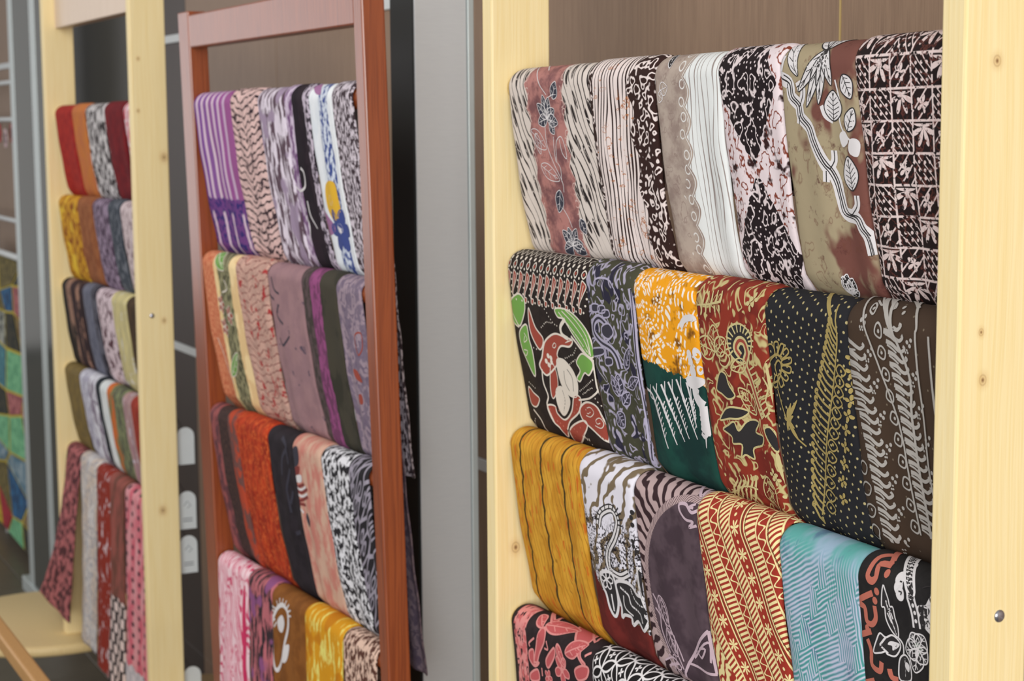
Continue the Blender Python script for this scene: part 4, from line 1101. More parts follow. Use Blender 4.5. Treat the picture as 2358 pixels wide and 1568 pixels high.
  ('F','y',None,106,158,6,4,20,0.9),
  ('F','y',None,100,175,6,4,20,0.9),
  ('F','y',None,98,192,6,4,20,0.9),
  ('P',None,'y',1.8,[(-4,75),(-1,64),(13,59),(17,68)]),
  ('P',None,'y',1.8,[(18,67),(18,57),(25,56),(22,66)]),
  ('P',None,'y',1.8,[(23,67),(29,57),(34,58),(27,68)]),
  ('P',None,'y',1.8,[(27,68),(37,60),(40,64),(29,71)]),
  ('P',None,'y',1.8,[(29,72),(42,68),(42,73),(30,76)]),
  ('P',None,'y',1.8,[(29,77),(41,77),(39,83),(28,81)]),
  ('P',None,'y',1.8,[(27,82),(36,87),(32,91),(24,86)]),
  ('P',None,'y',1.8,[(23,86),(28,94),(22,98),(19,89)]),
  ('P',None,'y',1.8,[(18,89),(15,99),(6,100),(13,89)]),
  ('S','y',2,[(17,87),(15,80),(22,73),(27,78),(19,92),(-3,98),(-2,83),(17,69),(30,69)],0),
  ('S','y',1.8,[(15,101),(22,117),(30,130),(38,142),(50,151)],0),
  ('L','y',None,30,128,32,116,4,0,0.9),
  ('L','y',None,30,128,39,123,4,0,0.9),
  ('L','y',None,30,128,24,127,4,0,0.9),
  ('L','y',None,30,128,39,135,4,0,0.9),
  ('L','y',None,30,128,28,139,4,0,0.9),
  ('L','y',None,30,128,42,145,4,0,0.9),
  ('L','y',None,30,128,37,111,4,0,0.9),
  ('L','y',None,30,128,46,107,4,0,0.9),
  ('F','y',None,-3,26,6,4,0,0.9),
  ('F','y',None,2,23,6,4,0,0.9),
  ('F','y',None,-3,15,6,4,0,0.9),
  ('F','y',None,2,15,6,4,0,0.9),
  ('F','y',None,3,10,6,4,0,0.9),
 ],
 'R26': [
  ('D','a',1.9,[(24,26),(28,23),(29,28)]),
  ('D','a',1.1,[(23,31),(26,31),(24,33),(27,33)]),
  ('S','a',4,[(1,44),(9,46),(17,49),(22,50),(27,47),(25,45)],0.35),
  ('S','a',1.8,[(2,47),(-3,52),(15,52)],0),
  ('D','a',1.9,[(33,51),(38,48),(36,54)]),
  ('D','a',1.1,[(29,58),(33,58),(30,60),(33,60)]),
  ('S','a',4,[(2,53),(11,55),(19,58),(24,59),(29,56),(27,54)],0.35),
  ('S','a',1.8,[(2,56),(11,58),(18,61)],0),
  ('S','a',4,[(2,63),(14,64),(22,67),(27,68),(31,65),(29,63)],0.35),
  ('S','a',1.8,[(2,66),(13,67),(20,70)],0),
  ('S','a',4,[(0,73),(16,73),(24,76),(29,77),(33,74),(32,72)],0.35),
  ('S','a',1.8,[(-1,77),(16,76),(22,79)],0),
  ('D','a',1.9,[(39,78),(44,75),(42,81)]),
  ('D','a',1.1,[(35,85),(38,85),(36,87),(39,87)]),
  ('S','a',4,[(7,81),(18,82),(26,85),(31,86),(35,84),(33,81)],0.35),
  ('S','a',1.8,[(-2,87),(18,86),(24,88)],0),
  ('S','a',4,[(10,90),(20,91),(28,94),(32,96),(36,93),(35,91)],0.35),
  ('S','a',1.8,[(-3,97),(20,95),(26,98)],0),
  ('D','a',1.6,[(2,102)]),
  ('S','a',4,[(12,99),(22,100),(29,104),(34,105),(38,102),(36,100)],0.35),
  ('S','a',1.8,[(-4,107),(22,104),(28,107)],0),
  ('D','a',1.9,[(43,106),(48,103),(46,108)]),
  ('D','a',1.1,[(39,113),(42,112),(40,115),(42,115)]),
  ('S','a',4,[(14,108),(24,109),(31,113),(35,114),(39,111),(38,109)],0.35),
  ('S','a',1.8,[(14,111),(23,113),(29,116)],0),
  ('D','a',1.6,[(2,121)]),
  ('S','a',4,[(15,118),(25,119),(32,122),(36,123),(40,121),(39,118)],0.35),
  ('S','a',1.8,[(16,121),(25,122),(30,125)],0),
  ('S','a',4,[(17,127),(27,128),(34,132),(38,133),(42,130),(40,128)],0.35),
  ('S','a',1.8,[(18,130),(26,132),(32,135)],0),
  ('L',None,'a',-4,142,2,142,12,0,1.7),
  ('D','a',1.6,[(0,142)]),
  ('D','a',1.9,[(47,133),(52,131),(50,136)]),
  ('D','a',1.1,[(43,140),(46,140),(44,143),(46,143)]),
  ('S','a',4,[(19,136),(29,137),(35,141),(39,142),(43,139),(41,137)],0.35),
  ('S','a',1.8,[(20,139),(28,141),(34,144)],0),
  ('S','a',4,[(21,145),(30,146),(36,150),(40,151),(44,148),(43,146)],0.35),
  ('S','a',1.8,[(22,148),(30,150),(35,153)],0),
  ('L',None,'a',18,155,2,162,12,0,1.7),
  ('D','a',1.6,[(-3,163)]),
  ('S','a',4,[(23,154),(32,156),(38,159),(41,160),(45,158),(44,156)],0.35),
  ('S','a',1.8,[(24,157),(31,159),(36,162)],0),
  ('D','a',1.9,[(50,161),(56,158),(53,164)]),
  ('D','a',1.1,[(46,168),(49,168),(47,171),(49,171)]),
  ('S','a',4,[(24,163),(33,165),(38,169),(42,170),(46,167),(45,165)],0.35),
  ('S','a',1.8,[(25,167),(32,169),(37,172)],0),
  ('L',None,'a',21,173,1,182,12,0,1.7),
  ('D','a',1.6,[(-4,184)]),
  ('S','a',4,[(26,173),(33,174),(39,178),(42,180),(47,177),(45,174)],0.35),
  ('S','a',1.8,[(26,176),(33,178),(37,182)],0),
  ('S','a',4,[(26,182),(34,184),(39,188),(42,189),(47,186),(46,184)],0.35),
  ('S','a',1.8,[(26,186),(33,188),(37,192)],0),
  ('L',None,'a',22,193,0,203,12,0,1.7),
  ('D','a',1.6,[(15,196)]),
  ('D','a',1.9,[(51,190),(57,187),(53,193)]),
  ('D','a',1.1,[(46,198),(49,197),(47,200),(49,200)]),
  ('S','a',4,[(26,192),(34,194),(39,198),(42,199),(46,196),(46,194)],0.35),
  ('S','a',1.8,[(26,196),(33,198),(37,201)],0),
  ('S','a',4,[(26,202),(34,204),(39,208),(42,209),(46,206),(45,204)],0.35),
  ('S','a',1.8,[(26,206),(33,208),(37,211)],0),
  ('L',None,'a',21,213,5,220,12,0,1.7),
  ('D','a',1.6,[(-2,226)]),
  ('S','a',4,[(26,212),(33,214),(39,218),(42,219),(46,216),(45,214)],0.35),
  ('S','a',1.8,[(26,216),(32,218),(37,220)],0),
  ('D','a',1.9,[(51,219),(56,216),(52,222)]),
  ('D','a',1.1,[(42,228),(45,228),(41,232),(43,232)]),
  ('S','a',4,[(16,0),(9,-12),(12,-19),(56,12),(56,9),(49,6)],0.35),
  ('S','a',1.8,[(29,7),(41,11),(12,-19)],0),
  ('L',None,'a',36,14,31,18,12,0,1.7),
  ('D','a',1.6,[(34,16)]),
  ('D','a',1.9,[(23,-19),(69,11),(74,16)]),
  ('S','a',1.8,[(0,-19),(54,20),(63,23)],0),
  ('S','a',4,[(0,-30),(61,25),(69,28),(74,29),(78,26),(75,25)],0.35),
  ('S','a',1.8,[(0,-30),(62,28),(68,30)],0),
  ('L',None,'a',53,30,44,34,12,0,1.7),
  ('D','a',1.6,[(49,32)]),
  ('S','a',4,[(56,31),(65,32),(72,36),(77,37),(81,34),(80,32)],0.35),
  ('S','a',1.8,[(58,33),(65,35),(71,38)],0),
  ('D','a',1.9,[(87,37),(92,35),(90,40)]),
  ('D','a',1.1,[(83,44),(86,44),(84,46),(87,46)]),
  ('S','a',4,[(59,39),(67,41),(74,45),(79,46),(83,43),(81,41)],0.35),
  ('S','a',1.8,[(60,42),(67,45),(72,48)],0),
  ('L',None,'a',57,48,47,52,12,0,1.7),
  ('D','a',1.6,[(52,50)]),
  ('S','a',4,[(61,48),(69,50),(76,54),(80,55),(85,52),(83,50)],0.35),
  ('S','a',1.8,[(62,51),(69,54),(74,57)],0),
  ('S','a',4,[(62,58),(71,59),(77,63),(82,64),(86,61),(85,59)],0.35),
  ('S','a',1.8,[(63,60),(70,63),(76,66)],0),
  ('L',None,'a',60,66,51,71,12,0,1.7),
  ('D','a',1.6,[(56,68)]),
  ('D','a',1.9,[(92,64),(97,62),(95,67)]),
  ('D','a',1.1,[(88,71),(91,71),(89,74),(92,74)]),
  ('S','a',4,[(64,67),(72,68),(79,72),(83,73),(88,70),(86,68)],0.35),
  ('S','a',1.8,[(65,70),(72,72),(77,75)],0),
  ('S','a',4,[(66,76),(74,78),(80,81),(84,82),(89,79),(87,78)],0.35),
  ('S','a',1.8,[(67,79),(73,81),(78,84)],0),
  ('L',None,'a',63,85,54,89,12,0,1.7),
  ('D','a',1.6,[(59,87)]),
  ('S','a',4,[(67,85),(75,87),(81,90),(86,92),(90,89),(89,87)],0.35),
  ('S','a',1.8,[(68,88),(74,90),(80,94)],0),
  ('D','a',1.9,[(96,92),(102,89),(100,94)]),
  ('D','a',1.1,[(92,99),(95,98),(93,101),(96,101)]),
  ('S','a',4,[(68,95),(76,96),(83,100),(87,101),(92,98),(90,96)],0.35),
  ('S','a',1.8,[(69,98),(76,100),(81,103)],0),
  ('L',None,'a',66,104,56,108,12,0,1.7),
  ('D','a',1.6,[(62,106)]),
  ('S','a',4,[(70,104),(78,106),(84,109),(89,110),(94,107),(92,105)],0.35),
  ('S','a',1.8,[(70,107),(77,109),(83,112)],0),
  ('S','a',4,[(71,113),(79,115),(86,118),(91,119),(95,116),(94,114)],0.35),
  ('S','a',1.8,[(72,116),(79,118),(84,121)],0),
  ('L',None,'a',69,122,59,127,12,0,1.7),
  ('D','a',1.6,[(64,124)]),
  ('D','a',1.9,[(103,118),(109,115),(107,121)]),
  ('D','a',1.1,[(98,126),(102,125),(99,128),(103,128)]),
  ('S','a',4,[(73,122),(81,124),(88,127),(93,128),(98,125),(96,123)],0.35),
  ('S','a',1.8,[(74,125),(81,127),(86,130)],0),
  ('S','a',4,[(74,132),(83,133),(90,136),(94,137),(100,134),(98,132)],0.35),
  ('S','a',1.8,[(75,134),(82,136),(88,139)],0),
  ('L',None,'a',72,140,62,146,12,0,1.7),
  ('D','a',1.6,[(68,143)]),
  ('S','a',4,[(76,141),(84,142),(91,145),(96,146),(101,143),(99,141)],0.35),
  ('S','a',1.8,[(77,144),(84,146),(89,149)],0),
  ('D','a',1.9,[(108,145),(114,142),(111,148)]),
  ('D','a',1.1,[(102,153),(106,152),(103,155),(107,155)]),
  ('S','a',4,[(78,150),(85,151),(92,155),(97,155),(102,152),(101,150)],0.35),
  ('S','a',1.8,[(78,153),(85,155),(90,158)],0),
  ('L',None,'a',75,159,64,165,12,0,1.7),
  ('D','a',1.6,[(70,162)]),
  ('S','a',4,[(78,159),(86,161),(93,164),(97,165),(103,161),(101,160)],0.35),
  ('S','a',1.8,[(79,162),(85,165),(90,168)],0),
  ('S','a',4,[(79,169),(87,170),(93,174),(98,174),(103,171),(102,169)],0.35),
  ('S','a',1.8,[(79,172),(86,174),(91,177)],0),
  ('L',None,'a',75,179,64,184,12,0,1.7),
  ('D','a',1.6,[(70,181)]),
  ('D','a',1.9,[(110,174),(116,170),(112,176)]),
  ('D','a',1.1,[(104,182),(107,181),(104,184),(108,183)]),
  ('S','a',4,[(79,179),(87,180),(93,183),(98,184),(103,180),(102,179)],0.35),
  ('S','a',1.8,[(79,182),(86,184),(91,187)],0),
  ('S','a',4,[(79,189),(87,190),(94,193),(98,194),(104,190),(102,188)],0.35),
  ('S','a',1.8,[(80,192),(86,194),(92,196)],0),
  ('L',None,'a',76,198,64,204,12,0,1.7),
  ('D','a',1.6,[(70,201)]),
  ('S','a',4,[(80,198),(88,199),(94,203),(99,203),(104,200),(103,198)],0.35),
  ('S','a',1.8,[(80,201),(87,203),(92,206)],0),
  ('D','a',1.9,[(111,202),(116,199),(114,204)]),
  ('D','a',1.1,[(105,210),(109,209),(106,212),(109,212)]),
  ('S','a',2.2,[(12,-2),(67,107),(77,207)],0),
  ('S','a',3,[(23,-30),(83,55),(85,102),(90,155),(91,207)],0),
  ('S','a',2.4,[(98,29),(99,66),(103,113),(105,171)],0),
  ('S','a',2.4,[(115,30),(117,72),(120,102)],0),
  ('S','a',3,[(23,-30),(35,-19),(87,10)],0),
  ('S','a',2.4,[(98,29),(95,20),(58,-19),(76,-12)],0),
 ],
 'R32': [
  ('S','k',11,[(41,86),(49,71),(74,61),(85,73),(74,94),(55,114),(52,135),(73,139),(92,131)],0),
  ('S','w',8,[(41,86),(49,71),(74,61),(85,73),(74,94),(55,114),(52,135),(73,139),(92,131)],0),
  ('S','k',1.6,[(41,86),(49,71),(74,61),(85,73),(74,94),(55,114),(52,135),(73,139),(92,131)],0),
  ('S','k',2,[(44,79),(34,80)],0),
  ('S','k',2,[(47,74),(39,72)],0),
  ('S','k',2,[(53,69),(47,65)],0),
  ('S','k',2,[(60,66),(58,59)],0),
  ('S','k',2,[(68,63),(70,56)],0),
  ('S','k',2,[(75,63),(80,55)],0),
  ('S','k',2,[(81,64),(89,57)],0),
  ('S','k',2,[(84,67),(94,62)],0),
  ('S','k',2,[(85,72),(96,69)],0),
  ('S','k',2,[(84,77),(93,77)],0),
  ('P','k','w',4,[(61,149),(80,143),(96,144),(108,150),(121,151),(124,162),(126,176),(121,172),(124,179),(112,192),(102,184),(88,192),(87,183),(72,184),(64,189),(67,176),(63,164)]),
  ('S','w',2.5,[(70,152),(87,157),(92,168),(111,172),(113,183)],0),
  ('S','w',2,[(93,148),(102,159),(121,162)],0),
  ('S','w',2,[(76,160),(76,174),(92,180)],0),
  ('P','k','w',4,[(29,146),(48,139),(58,145),(61,172),(51,191),(43,183),(39,167),(33,159)]),
  ('F','k','w',43,149,11,6,0,1.6),
  ('S','w',2.4,[(49,165),(50,185)],0),
  ('P','k','w',3,[(118,119),(125,124),(124,137),(126,157),(126,166),(123,162),(119,145)]),
  ('D','k',3,[(116,89),(116,94),(120,100),(119,56),(117,62),(118,70)]),
 ],
 'R33': [
  ('S','m',3,[(132,24),(122,28),(110,23),(98,25),(102,32),(111,37),(124,37),(116,44),(129,40)],0),
  ('S','m',3,[(72,-30),(122,10),(123,3),(114,-12),(126,-12)],0),
  ('S','m',2.4,[(126,20),(117,24),(124,24)],0),
  ('S','m',3.5,[(64,221),(78,202)],0),
  ('S','m',3.5,[(78,202),(107,172),(131,151)],0),
  ('S','m',3.5,[(131,151),(131,175),(132,199)],0),
  ('S','m',3,[(78,202),(104,202),(132,199)],0),
  ('S','m',2.6,[(90,193),(128,164),(127,187)],0),
  ('S','m',2.6,[(100,182),(109,187),(122,173),(107,177)],0),
  ('S','m',2.2,[(23,138),(34,149),(43,161),(56,182),(67,212)],0),
  ('S','m',2.2,[(41,138),(51,148),(55,163),(65,184),(70,202)],0),
  ('S','m',2.2,[(26,153),(35,160),(35,175),(45,199)],0),
  ('S','m',2.2,[(48,173),(62,175),(59,191)],0),
  ('S','m',2.2,[(29,212),(50,203),(64,211)],0),
  ('S','m',2.2,[(36,216),(59,208)],0),
  ('L',None,'m',36,137,54,166,22,4,1.4),
  ('F',None,'m',50,211,12,5,0,1.4),
  ('L',None,'m',49,169,60,199,20,4,1.4),
 ],
 'R36': [
  ('S','o',5.5,[(41,14),(27,16),(29,26),(24,30),(18,28),(18,22),(20,10),(29,4)],0),
  ('S','o',5.5,[(-1,54),(17,44),(25,40)],0),
  ('S','o',5.5,[(-1,56),(12,56),(14,68),(22,69),(28,62),(27,51)],0),
  ('S','o',5.5,[(-2,86),(20,76)],0),
  ('S','o',5.5,[(13,85),(18,94),(18,107),(30,109),(33,100)],0),
  ('S','o',5.5,[(42,104),(44,111),(51,112)],0),
  ('S','o',5.5,[(38,11),(10,-19)],0),
  ('S','o',5.5,[(-3,131),(20,121)],0),
  ('D','o',3.5,[(-2,45),(28,46),(31,37),(41,21),(14,75),(37,13)]),
  ('P','k','w',1.5,[(40,30),(46,39),(48,46),(52,46),(54,55),(57,63),(56,72),(48,68),(42,59),(41,49),(37,48)]),
  ('S','w',1.6,[(43,42),(48,56),(55,71)],0),
  ('S','w',1.4,[(47,48),(51,57)],0),
  ('S','w',1.4,[(44,53),(49,61)],0),
  ('P','k','w',1.6,[(22,94),(28,81),(33,74),(40,76),(49,72),(59,78),(51,90),(41,91),(39,89),(32,92)]),
  ('S','w',2,[(32,85),(40,76)],0),
  ('S','w',2,[(32,85),(42,90)],0),
  ('P','w',None,1,[(46,78),(58,78),(48,86),(47,82),(42,82)]),
  ('L','k','w',84,74,76,62,19,3,1.3),
  ('L','k','w',84,74,93,61,19,3,1.3),
  ('L','k','w',84,74,95,84,19,3,1.3),
  ('L','k','w',84,74,79,96,19,3,1.3),
  ('L','k','w',84,74,67,80,19,3,1.3),
  ('D','f',5,[(84,74)]),
  ('S','w',2,[(56,72),(63,77),(62,90)],0),
  ('S','w',11,[(48,-19),(38,-19),(19,-30),(72,22),(77,31),(82,43),(84,56)],0),
  ('S','k',6,[(48,-19),(38,-19),(19,-30),(72,22),(77,31),(82,43),(84,56)],0),
  ('D','w',1.9,[(48,-19),(38,-19),(32,-23),(25,-26),(19,-30),(23,-26),(28,-21),(32,-17),(37,-13),(41,-8),(46,-4),(50,0),(54,5),(59,9),(63,13),(68,18),(72,22),(77,31),(80,37),(82,43),(83,50)]),
  ('D','w',5.5,[(63,32),(60,27),(59,21),(10,-30),(61,10),(29,-19)]),
  ('S','k',1.2,[(61,30),(65,30),(64,32)],0),
  ('S','k',1.2,[(60,23),(63,23)],0),
  ('P','w',None,1,[(103,23),(97,32),(86,36),(86,46),(94,53),(101,58),(103,66)]),
  ('L','k',None,87,40,101,36,13,0,0.9),
  ('L','k',None,88,45,101,51,13,0,0.9),
  ('L','k',None,101,29,104,27,10,0,0.9),
  ('S','k',1,[(89,22),(93,20),(97,19)],0),
  ('P','k','w',1.6,[(58,89),(66,85),(72,90),(72,105),(54,111),(54,98)]),
  ('S','w',1.6,[(64,88),(62,108)],0),
  ('L','w',None,66,91,69,99,8,0,0.9),
 ],
 'R41': [
  ('P','q','p',2.6,[(19,-30),(90,4),(77,-17),(58,-30),(110,17)]),
  ('P','q','p',2.6,[(83,20),(93,19),(97,29),(82,48),(73,64),(66,64),(73,44)]),
  ('P','q','p',2.6,[(99,51),(121,31),(122,41),(104,60)]),
  ('P','q','p',2.6,[(54,53),(66,48),(67,62),(80,60),(68,68),(55,63)]),
  ('P','q','p',2.6,[(96,-30),(132,-12),(167,-10),(186,6),(183,17),(187,26),(198,30),(184,28)]),
  ('P','q','p',2.6,[(56,80),(75,70),(78,82),(58,88)]),
  ('P','q','p',2.6,[(172,44),(190,34),(204,33),(199,46),(178,54)]),
  ('S','p',2.6,[(70,32),(55,42),(57,46)],0),
  ('S','p',2.6,[(102,28),(105,37),(96,38)],0),
  ('S','p',2.6,[(86,65),(87,75)],0),
  ('S','p',2.6,[(116,-30),(194,6),(154,-30)],0),
  ('S','p',2.6,[(204,17),(195,23)],0),
  ('F','q','p',139,53,17,5,10,1.8),
  ('F','q','p',103,72,9,5,0,1.4),
  ('L','q','p',88,14,150,2,20,2,2),
  ('L','q','p',62,6,84,18,14,2,2),
  ('L','q','p',150,30,190,12,18,2,2),
  ('L','q','p',128,26,146,48,15,2,2),
  ('L','q','p',56,-14,86,-20,14,2,2),
  ('L','q','p',100,-20,140,-22,12,2,2),
 ],
 'M14': [
  ('S','w',4,[(7,142),(-2,162),(22,175),(54,168),(62,146),(51,138)],0),
  ('S','w',3,[(23,180),(23,205),(45,226),(36,253)],0),
  ('S','w',3,[(52,190),(55,214),(74,233)],0),
  ('S','w',3,[(2,181),(3,217),(3,250)],0),
 ],
 'M15': [
  ('P','Y',None,1,[(33,159),(70,153),(77,177),(74,204),(45,214),(28,192)]),
  ('P','v',None,1,[(-2,198),(36,216),(40,231),(-1,239),(4,218)]),
  ('F','b',None,63,228,34,6,0,0.9),
  ('D','w',8,[(64,225),(51,182)]),
  ('P','v',None,1,[(6,10),(18,1),(58,22),(37,23)]),
  ('D','Y',7,[(7,9)]),
 ],
 'M21': [
  ('F','r','c',98,100,17,5,0,1.5),
  ('F','r','c',98,142,17,5,0,1.5),
  ('F','r','c',145,116,17,5,0,1.5),
  ('L','g','c',86,234,156,184,26,3,2),
  ('L','g','c',79,6,143,34,30,3,2),
  ('S','c',3,[(35,168),(57,204),(88,249)],0),
  ('S','c',3,[(136,53),(149,69),(114,77)],0),
 ],
 'M23': [
  ('S','d',4,[(26,30),(35,50),(57,56)],0),
  ('S','d',4,[(50,74),(31,94),(62,106)],0),
  ('S','d',4,[(30,132),(48,143),(87,124)],0),
  ('S','d',4,[(-4,46),(4,60),(27,68)],0),
 ],
 'M25': [
  ('P',None,'r',2.5,[(62,95),(85,89),(84,111),(68,122)]),
  ('L','r',None,38,148,66,164,16,0,0.9),
  ('L','r',None,40,188,52,198,20,0,0.9),
 ],
 'M33': [
  ('S','d',7,[(76,20),(102,31),(76,53),(68,84)],0),
  ('S','d',7,[(100,36),(103,60)],0),
  ('S','d',7,[(108,67),(83,101),(82,120),(87,146)],0),
  ('S','d',7,[(104,106),(88,130)],0),
  ('S','d',7,[(91,182),(114,175)],0),
 ],
 'M34': [
  ('L','d',None,33,29,-3,61,30,0,0.9),
  ('P','R',None,1,[(4,64),(30,58),(19,74),(4,74)]),
  ('P','w',None,1,[(4,78),(32,72),(29,84),(6,88)]),
  ('L','d',None,37,135,36,159,26,0,0.9),
  ('S','R',5,[(3,91),(-3,98),(42,86)],0),
  ('S','R',5,[(3,101),(19,104),(56,92)],0),
  ('S','R',5,[(3,114),(-4,122),(55,105)],0),
  ('S','R',5,[(3,125),(31,123)],0),
  ('S','w',4,[(3,97),(18,99),(49,89)],0),
  ('S','w',4,[(3,109),(20,110),(53,100)],0),
  ('S','w',4,[(3,133),(17,138)],0),
 ],
 'M43': [
  ('P',None,'w',8,[(19,157),(3,128),(3,80),(29,48),(62,32),(89,38),(90,64),(69,98),(54,129)]),
  ('P','w',None,1,[(33,65),(60,50),(71,62),(57,81),(36,81)]),
  ('L','w',None,54,132,94,95,26,0,0.9),
  ('S','w',3,[(28,69),(13,81)],0),
  ('S','w',3,[(22,65),(3,74)],0),
  ('S','w',3,[(21,59),(4,63)],0),
  ('S','w',3,[(24,52),(4,52)],0),
  ('S','w',3,[(31,46),(-3,45)],0),
  ('S','w',3,[(41,39),(33,30)],0),
  ('S','w',3,[(53,35),(48,24)],0),
  ('S','w',3,[(65,33),(64,22)],0),
  ('S','w',3,[(76,33),(81,22)],0),
  ('S','w',3,[(84,35),(97,25)],0),
  ('S','w',3,[(89,39),(106,32)],0),
  ('S','w',3,[(89,45),(107,42)],0),
 ],
 'M41': [
  ('P','P',None,1,[(174,40),(176,110),(175,170),(176,217),(156,222),(151,145),(158,70)]),
 ],
}

def ink_of(c): return INKS[c] if c else None
def print_motifs(key, more=None):
    k = Ink()
    for n, e in enumerate(MOTIF.get(key, [])):
        h = n*.05
        if e[0] == 'L':
            _, f, l, a, b_, c, d, w, ve, lw = e; L = math.hypot(c-a, d-b_); k.leaf(ink_of(f), ink_of(l), a, b_, math.degrees(math.atan2(d-b_, c-a)), L, w, ve, lw, h)
        elif e[0] == 'S': k.stroke(ink_of(e[1]), e[3], e[2], taper=e[4], h=h)
        elif e[0] == 'P': k.shape(ink_of(e[1]), ink_of(e[2]), e[4], e[3], h)
        elif e[0] == 'D':
            for (x, y) in e[3]: k.dot(ink_of(e[1]), x, y, e[2], h)
        elif e[0] == 'F': k.flower(ink_of(e[1]), ink_of(e[2]), e[3], e[4], e[5], e[6], e[7], e[8], None, h)
    if more: more(k)
    k.build(key)
def bird_border(k):
    c, r = INKS['c'], INKS['r']
    for i in range(17):
        x = 6+i*12
        for (y, s) in ((-14, 1), (9, 1)): k.stroke(c, [(x, y-5*s), (x+4, y), (x, y+5*s), (x-4, y)], 1.5, True, False)
        k.dot(c, x+6, 17, 2.2, 3)
    for y in (-6, 1.5): k.stroke(c, [(0, y), (100, y), (203, y)], 1.4, smooth=False)
    for i in range(12):
        x = 10+i*17
        k.stroke(c, [(x+4, 24), (x, 28), (x-4, 24), (x, 20)], 1.4, True); k.dot(r, x, 24, 1.8, 3)
        q = [(x-2, 30), (x+4, 36), (x-2, 46), (x-10, 56), (x-13, 66), (x-9, 68), (x-7, 62), (x-14, 60), (x-10, 48), (x-6, 38)]
        k.shape(r, c, q, 1.3); k.stroke(c, [(x, 35), (x-3, 42), (x-7, 50)], .9)
        for (dx, dy) in ((8, 34), (6, 42), (4, 50), (1, 58), (9, 28), (-3, 66)): k.dot(c, x+dx, dy, 1.7, 3, 7, .8)
for key in list(CLOTH):
    if key == 'R21': print_motifs(key, bird_border)
    elif key in MOTIF: print_motifs(key)

# ---------------------------------------------------------------- paper tags on the cloths behind the far pine rack
def tag_mesh(w, h, t):
    n = 12; o = [(-w/2, 0), (w/2, 0), (w/2, h-w/2)]+[(w/2*math.cos(math.pi*i/n), h-w/2+w/2*math.sin(math.pi*i/n)) for i in range(1, n)]+[(-w/2, h-w/2)]
    N = len(o); v = [(-t/2, y, z) for y, z in o]+[(t/2, y, z) for y, z in o]
    f = [tuple(range(N))[::-1], tuple(range(N, 2*N))]+[(i, (i+1) % N, N+(i+1) % N, N+i) for i in range(N)]
    return mesh('card', v, f)
M_card = flat((224, 232, 236), .6); M_cord = flat((40, 36, 36), .8); M_inkgrey = flat((120, 124, 130), .8)
for (z, dz, txt) in ((-.755, .084, 'highest white arched paper tag hanging behind the pine rack post'), (-.902, .086, 'white arched paper tag with a grey mark behind the pine rack post'), (-1.003, .086, 'white arched paper tag right under the grey marked one'), (-1.275, .055, 'lowest white arched paper tag near the wooden stool')):
    r = tag(empty('price_tag', (-3.868, 1.089, EYE+z)), txt, 'tag', 'paper tags behind the pine rack')
    link('card', tag_mesh(.040, dz, .0012), M_card, r)
    link('cord', tube_me('cord', [(0, 0, dz-.012), (-.004, -.012, dz+.012), (-.010, -.020, dz+.03)], .0008, 6), M_cord, r)
    if z in (-.902, -1.003):
        link('printed_mark', tube_me('printed_mark', [(.0008, -.008, dz*.62), (.0008, 0, dz*.74), (.0008, .008, dz*.62), (.0008, 0, dz*.56)], .0008, 5), M_inkgrey, r)
        for q in range(2): link('printed_line', box_me('printed_line', (.0004, -.011, dz*.2+q*.006), (.0010, .011, dz*.2+q*.006+.002), 0), M_inkgrey, r)

# ---------------------------------------------------------------- chair and stools of pale wood
M_chair = wood('blond_wood', (236, 212, 158), (222, 192, 132), (), .45); M_chair2 = wood('honey_wood', (206, 158, 96), (186, 136, 76), (), .45)
for (sx, sy, lb) in ((-4.914, .983, 'round blond wooden stool under the pine rack, beside the window partition'), (-3.96, 1.10, 'round blond wooden stool under the pine rack, beside the red-brown rack')):
    ch = tag(empty('round_stool', (sx, sy, 0)), lb, 'stool', 'stools under the pine rack')
    link('seat', disc_me('seat', .30 if sx < -4.5 else .28, .320, .3499, .010), M_chair, ch)
    for (lx, ly) in ((0, -.22), (.17, .17), (-.13, .21)):
        link('leg', tube_me('leg', [(lx*.95, ly*.95, .321), (lx*1.05, ly*1.05, 0)], [.017, .014], 14), M_chair, ch)
fc = tag(empty('wooden_rail', (-3.87, .66, 0)), 'honey coloured horizontal wooden rail in front of the round stool', 'rail')
link('rail_bar', box_me('rail_bar', (-.84, -.016, .612), (.84, .016, .646), .006, 3), M_chair2, fc)
for x in (-.81, .81): link('upright', box_me('upright', (x-.018, -.014, 0), (x+.018, .014, .613), .004, 2), M_chair2, fc)

# ---------------------------------------------------------------- patchwork hanging and white display grid beyond the window partition
gr = tag(empty('display_grid', (-7.45, 1.36, 0)), 'white metal display grid standing before the brown wall panels', 'display')
for z in (EYE+.165, EYE+.023, EYE-.37): link('bar', tube_me('bar', [(-.60, 0, z), (.95, 0, z)], .009, 8), M_white, gr)
for x in (-.60, -.14, .95): link('upright', tube_me('upright', [(x, .005, 0), (x, .005, 2.5)], .012, 8), M_white, gr)
for j, (dx, c, cn) in enumerate(((.02, (206, 90, 110), 'rose pink'), (.10, (226, 206, 206), 'creamy white'), (.18, (200, 70, 80), 'bright red'), (.27, (224, 196, 200), 'very pale pink'), (.36, (170, 70, 70), 'brick red'))):
    k = Ink()
    o = tag(empty('cloth_flower', (-7.45+dx*1.4-.12, 1.345, EYE-.03-.02*(j % 2))), 'small '+cn+' cloth flower hanging from the white display grid', 'flower', 'cloth flowers on the display grid')
    for q in range(6):
        a = q*math.pi/3; me = disc_me('petal', .020, -.002, .002, .0015, 10)
        for v in me.vertices: v.co = Vector((v.co.x*.8+.020*math.cos(a), v.co.z, v.co.y+.020*math.sin(a)))
        link('petal', me, flat(c, .8), o)
    link('string', tube_me('string', [(0, .006, .02), (0, .012, .055)], .001, 5), M_cord, o)
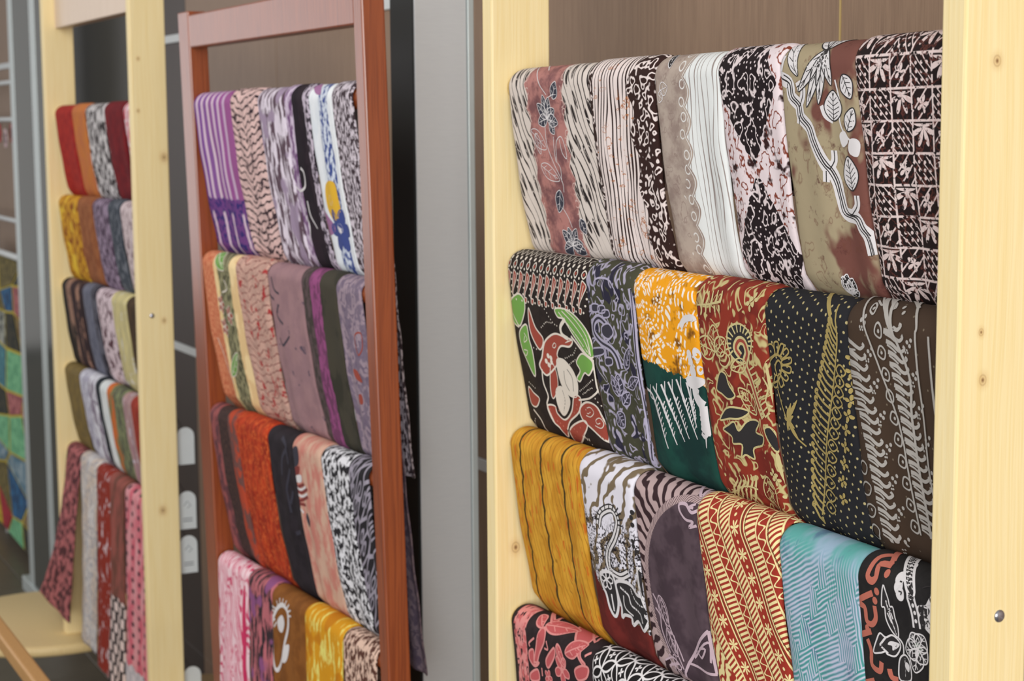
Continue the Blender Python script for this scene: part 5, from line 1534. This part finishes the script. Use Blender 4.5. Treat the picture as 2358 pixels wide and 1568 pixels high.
PX0, PX1, PZ0, PZ1, PY = -7.95, -6.60, .05, 1.19, 1.32
pw = tag(empty('patchwork_hanging', ((PX0+PX1)/2, PY, 0)), 'colourful batik patchwork hanging with yellow seams at the far end', 'wall hanging')
def m_patch(name, a, c, s): 
    b = B(name, 'obj', .85); return b.done(b.mix(b.sm(b.noise(b.U, b.W, s, 3, .6), .46, .54), a, c))
PC = [((88, 150, 160), (60, 110, 130)), ((126, 112, 62), (90, 80, 44)), ((190, 116, 116), (150, 80, 86)), ((214, 190, 60), (160, 140, 40)), ((40, 44, 40), (70, 66, 50)), ((132, 200, 150), (104, 172, 128)), ((190, 192, 180), (96, 100, 96)),
      ((190, 44, 60), (150, 30, 48)), ((46, 104, 150), (30, 70, 110)), ((150, 170, 180), (96, 130, 150)), ((120, 90, 60), (160, 140, 90))]
PM = [m_patch('patch_%d' % i, a, c, 26+i*3) for i, (a, c) in enumerate(PC)]
nx, nz = 4, 9; rr = random.Random(5); g = {}
for i in range(nx+1):
    for j in range(nz+1):
        jx = 0 if i in (0, nx) else rr.uniform(-.11, .11); jz = 0 if j in (0, nz) else rr.uniform(-.05, .05)
        x = PX0+(PX1-PX0)*i/nx+jx; z = PZ0+(PZ1-PZ0)*j/nz+jz
        g[i, j] = Vector((x-(PX0+PX1)/2, .010*math.sin(x*9), z))
M_seam = flat((214, 192, 70), .8)
bk = mesh('backing', [g[i, j]+Vector((0, .004, 0)) for j in range(nz+1) for i in range(nx+1)], [(j*(nx+1)+i, j*(nx+1)+i+1, (j+1)*(nx+1)+i+1, (j+1)*(nx+1)+i) for j in range(nz) for i in range(nx)])
link('backing', bk, M_seam, pw)
for i in range(nx):
    for j in range(nz):
        q = [g[i, j], g[i+1, j], g[i+1, j+1], g[i, j+1]]; c = sum(q, Vector())/4
        q = [Vector((c.x+(p.x-c.x)*.90, c.y+(p.y-c.y)*.9, c.z+(p.z-c.z)*.92)) for p in q]
        me = mesh('patch', q+[p+Vector((0, .003, 0)) for p in q], [(0, 1, 2, 3), (7, 6, 5, 4)]+[(k, 4+k, 4+(k+1) % 4, (k+1) % 4) for k in range(4)])
        link('patch', me, PM[rr.randrange(len(PM))], pw)
link('hanging_rod', tube_me('hanging_rod', [(PX0-.03-(PX0+PX1)/2, 0, PZ1+.012), (PX1+.03-(PX0+PX1)/2, 0, PZ1+.012)], .012, 10), M_white, pw)
